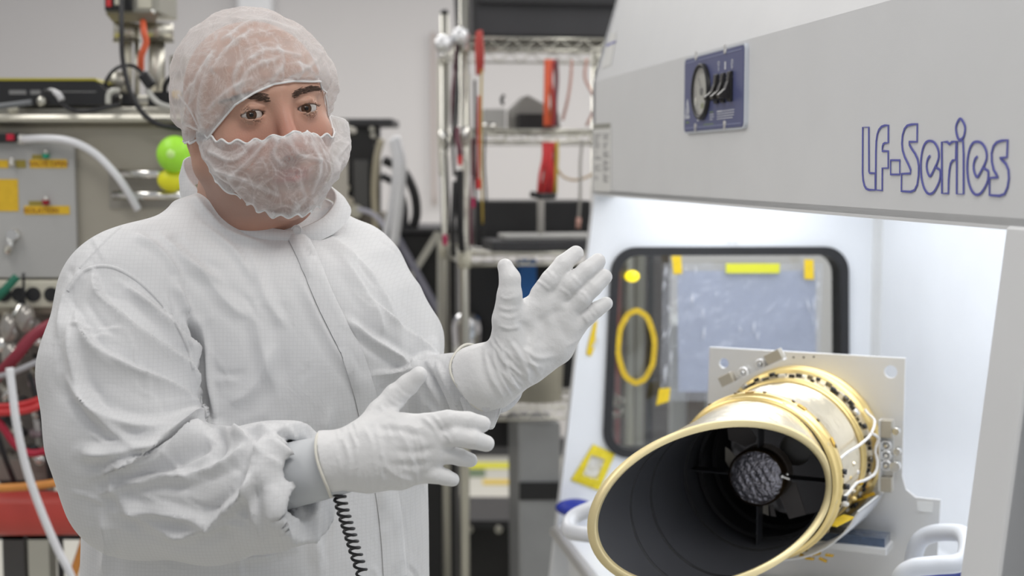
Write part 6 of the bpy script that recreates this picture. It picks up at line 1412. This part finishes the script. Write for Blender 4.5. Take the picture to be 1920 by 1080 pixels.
kc_ = Vector((kt.x + .055, kt.y + .25, z)); obj('pot_body', MB().lathe([(.001, .002), (.045, .002), (.048, .16), (.050, .20), (.046, .225), (.03, .245), (.001, .250)], kc_, (0, 0, 1), 36), mat('mirror steel', (.80, .80, .82), .10, 1), kk_); obj('pot_knob', MB().ball(kc_ + Vector((0, 0, .258)), .010, 12), M_blackp, kk_)
# below: grey tub, dark box, crate on the floor
z = SH[4] + .004
def fl_px(px, py, Y): return P(px, py, Y)
gt2 = thing('clear_tub', 'tall grey translucent tub under the lower wire shelf', 'tub', K(.38, .2, z), BR)
obj('tub_body', kpoly([(976, 1010), (972, 792), (1052, 792), (1052, 1010)], .12, .2, z, .6), mat('grey translucent', (.36, .37, .38), .25, 0, noise=.2, scale=6), gt2, bevel=.01); obj('tub_band', kpoly([(974, 938), (974, 905), (1054, 905), (1054, 938)], .112, .008), M_blackp, gt2)
tag(obj('dark_box', kpoly([(905, 838), (905, 782), (968, 782), (968, 838)], .38, .05), M_blackp), 'dark box hanging under the lower wire shelf behind the fingers', 'box')
cr0 = P(822, 1050, 5.1); cr1 = P(972, 972, 5.1)
ct = thing('floor_crate', 'black plastic crate on the floor beyond the rack', 'crate', ((cr0.x + cr1.x) / 2, 5.3, 0))
obj('crate_box', MB().hexa([(cr0.x + .02, 5.1, .005), (cr1.x - .01, 5.1, .005), (cr1.x - .01, 5.43, .005), (cr0.x + .02, 5.43, .005), (cr0.x, 5.08, cr1.z), (cr1.x + .01, 5.08, cr1.z), (cr1.x + .01, 5.45, cr1.z), (cr0.x, 5.45, cr1.z)]), M_black, ct, bevel=.008)
obj('crate_rim', MB().box((cr0.x - .01, 5.07, cr1.z - .03), (cr1.x + .02, 5.09, cr1.z)), M_darkp, ct)
for x in (880, 935): c = P(x, 992, 5.07); obj('crate_latch', MB().cyl(c, c - Vector((0, .01, 0)), .014, 12), M_wire, ct)
for x0, x1, y0, y1, m, lab in ((870, 975, 846, 856, M_ylw, 'far yellow tape stripe on the floor'), (905, 972, 878, 886, M_yel, 'near yellow tape stripe on the floor'), (850, 910, 858, 872, mat('floor green', (.14, .20, .12), .5), 'dark green mat on the floor behind the yellow tape')):
    def fp(px, py): r = ray(px, py); return Vector((0, 0, CZ)) + r * (-(CZ - .002) / r.z)
    q = [fp(x0, y1 + 22), fp(x1, y1 + 22), fp(x1, y0 + 22), fp(x0, y0 + 22)]; tag(obj('floor_tape', MB().hexa(q + [v + Vector((0, 0, .002)) for v in q]), m), lab, 'tape' if 'tape' in lab else 'mat')
st_ = thing('step_stool', 'grey step stool standing behind the bench at the bottom', 'stool', (P(1012, 1060, 4.9).x, 4.95, 0))
a = P(978, 1022, 4.9); b = P(1045, 1022, 4.9)
obj('stool_top', MB().box((a.x, 4.8, a.z - .02), (b.x + .1, 5.1, a.z)), mat('pale grey box', (.46, .46, .45), .5), st_, bevel=.005)
for x in (a.x + .02, b.x + .08):
    for y in (4.83, 5.07): obj('leg', MB().cyl((x, y, 0), (x, y, a.z - .02), .012, 10), M_wire, st_)

# ---- dark equipment between the person and the rack
YE = 4.5
eq = thing('pump_cart', 'black cart with crossed silver braces left of the wire rack', 'cart', (P(770, 600, YE).x, YE + .2, 0))
obj('cart_body', MB().box((P(560, 0, YE).x, YE, .12), (P(852, 0, YE).x, YE + .4, P(0, 436, YE).z)), mat('charcoal panel', (.030, .030, .032), .6), eq, bevel=.01)
for k in range(4): obj('caster', MB().cyl(((-.62, -.22)[k % 2], YE + (.06, .34)[k // 2], .06), ((-.60, -.20)[k % 2], YE + (.06, .34)[k // 2], .06), .06, 20).box(((-.625, -.225)[k % 2], YE + (.04, .32)[k // 2], .06), ((-.595, -.195)[k % 2], YE + (.08, .36)[k // 2], .125)), M_darkp, eq)
obj('brace', MB().bar(P(822, 436, YE - .02), P(745, 560, YE - .02), .022, .006, (0, 1, 0)), M_wire, eq); obj('brace', MB().bar(P(742, 440, YE - .03), P(838, 612, YE - .03), .022, .006, (0, 1, 0)), mat('blued steel', (.34, .34, .42), .35, .7), eq)
obj('side_post', MB().bar(P(826, 436, YE - .03), P(826, 900, YE - .03), .03, .02), M_wire, eq)
obj('cart_top', MB().box((P(560, 0, YE).x, YE - .02, P(0, 436, YE).z), (P(855, 0, YE).x, YE + .42, P(0, 428, YE).z)), M_darkp, eq)
z0 = P(0, 428, YE).z
bm_ = thing('electronics_tower', 'black electronics tower standing on the cart right of the beard cover', 'electronics', (P(670, 0, YE).x, YE + .15, z0))
obj('tower_body', box_px(600, 232, 702, 400, YE + .05, .22), M_blackp, bm_, bevel=.006); obj('tower_top', box_px(595, 222, 736, 236, YE + .02, .26), M_darkp, bm_, bevel=.004); obj('tower_arm', box_px(700, 236, 712, 428, YE + .1, .03), M_darkp, bm_); obj('tower_base', box_px(600, 400, 715, 428, YE + .04, .25), mat('bronze grey', (.22, .20, .17), .5, .3), bm_, bevel=.005)
for x, y, r, m in ((655, 378, .016, M_chrome), (668, 396, .022, M_cream), (650, 352, .012, M_wire), (698, 242, .008, M_wire), (700, 254, .008, M_wire), (640, 330, .014, M_darkp), (636, 392, .014, M_wire)):
    c = P(x, y, YE + .04); obj('knob', MB().cyl(c + Vector((0, .01, 0)), c - Vector((0, .02, 0)), r, 16), m, bm_)
obj('vent_panel', box_px(664, 300, 690, 392, YE + .035, .012), mat('dim panel', (.10, .10, .10), .4), bm_)
cable('beige_hose', [(715, 262, YE - .02), (706, 300, YE - .04), (702, 360, YE - .05), (705, 430, YE - .05), (704, 500, YE - .05)], .011, mat('beige hose', (.42, .38, .28), .5), 'beige hose hanging left of the white hoses', 'hose')
cable('white_hose', [(735, 262, YE - .04), (742, 310, YE - .06), (735, 380, YE - .07), (718, 462, YE - .07)], .011, M_tubew, 'left white hose hanging from the electronics tower', 'hose')
cable('white_hose', [(742, 258, YE - .05), (752, 310, YE - .08), (748, 380, YE - .09), (738, 462, YE - .09)], .016, M_tubew, 'right, thicker white hose hanging from the electronics tower', 'hose')
cable('grey_tube', [(672, 392, YE - .03), (700, 402, YE - .06), (725, 430, YE - .07)], .008, mat('lilac grey tube', (.50, .50, .58), .4), 'short lilac grey tube beside the beard cover', 'tube')
cable('black_hose', [(720, 300, YE + .05), (755, 320, YE + .04), (776, 360, YE + .03), (781, 400, YE + .03), (774, 428, YE + .03)], .015, M_blackp, 'black hose bowing out beside the white hoses', 'hose')
cable('black_hose', [(716, 330, YE + .05), (740, 345, YE + .04), (757, 380, YE + .03), (760, 428, YE + .03)], .012, M_darkp, 'inner dark hose inside the bowed black one', 'hose')
# thin pipe on the wall by the rack
cable('wall_pipe', [(812, 60, 7.56), (812, 200, 7.56), (814, 385, 7.56)], .012, mat('dusty wall pipe', (.52, .46, .44), .6), 'thin dusty pipe running down the rear wall left of the rack', 'pipe')
# added cabinet; its dark body and strips paint reflections in the bench window
cab = thing('reflection_cabinet', 'tall brown grey cabinet added for the dark reflections in the bench window', 'cabinet', (P(1200, 0, 4.6).x, 4.8, 0))
obj('cabinet_body', MB().box((P(1150, 0, 4.6).x, 4.6, 0), (P(1262, 0, 4.6).x, 5.0, 1.95)), mat('brown grey enamel', (.17, .15, .14), .5), cab, bevel=.008)
for x0, x1, m, lab in ((1158, 1166, mat('rose strip', (.40, .16, .16), .5), 'rose coloured reflection streak'), (1196, 1212, mat('pale strip', (.50, .49, .44), .4, .3), 'pale reflection streak'), (1222, 1228, M_blackp, 'dark reflection streak')):
    obj('reflection_streak', MB().box((P(x0, 0, 4.6).x, 4.585, .1), (P(x1, 0, 4.6).x, 4.602, 1.9)), m, cab, label=lab)
obj('cabinet_handle', MB().cyl((P(1186, 0, 4.6).x, 4.57, 1.2), (P(1186, 0, 4.6).x, 4.57, 1.35), .008, 10), M_chrome, cab)

cb2 = thing('storage_cabinet', 'pale cabinet with a brown door seen low through the bench window', 'cabinet', (P(1290, 0, 5.2).x, 5.4, 0))
obj('cabinet_body', MB().box((P(1266, 0, 5.2).x, 5.2, 0), (P(1345, 0, 5.2).x, 5.6, .98)), mat('pale grey box', (.46, .46, .45), .5), cb2, bevel=.008)
obj('door', MB().box((P(1296, 0, 5.2).x, 5.185, .06), (P(1330, 0, 5.2).x, 5.2, .92)), mat('brown door', (.14, .10, .07), .5), cb2, label='brown door')
obj('door_handle', MB().cyl((P(1326, 0, 5.2).x, 5.17, .5), (P(1326, 0, 5.2).x, 5.17, .6), .007, 10), M_chrome, cb2)
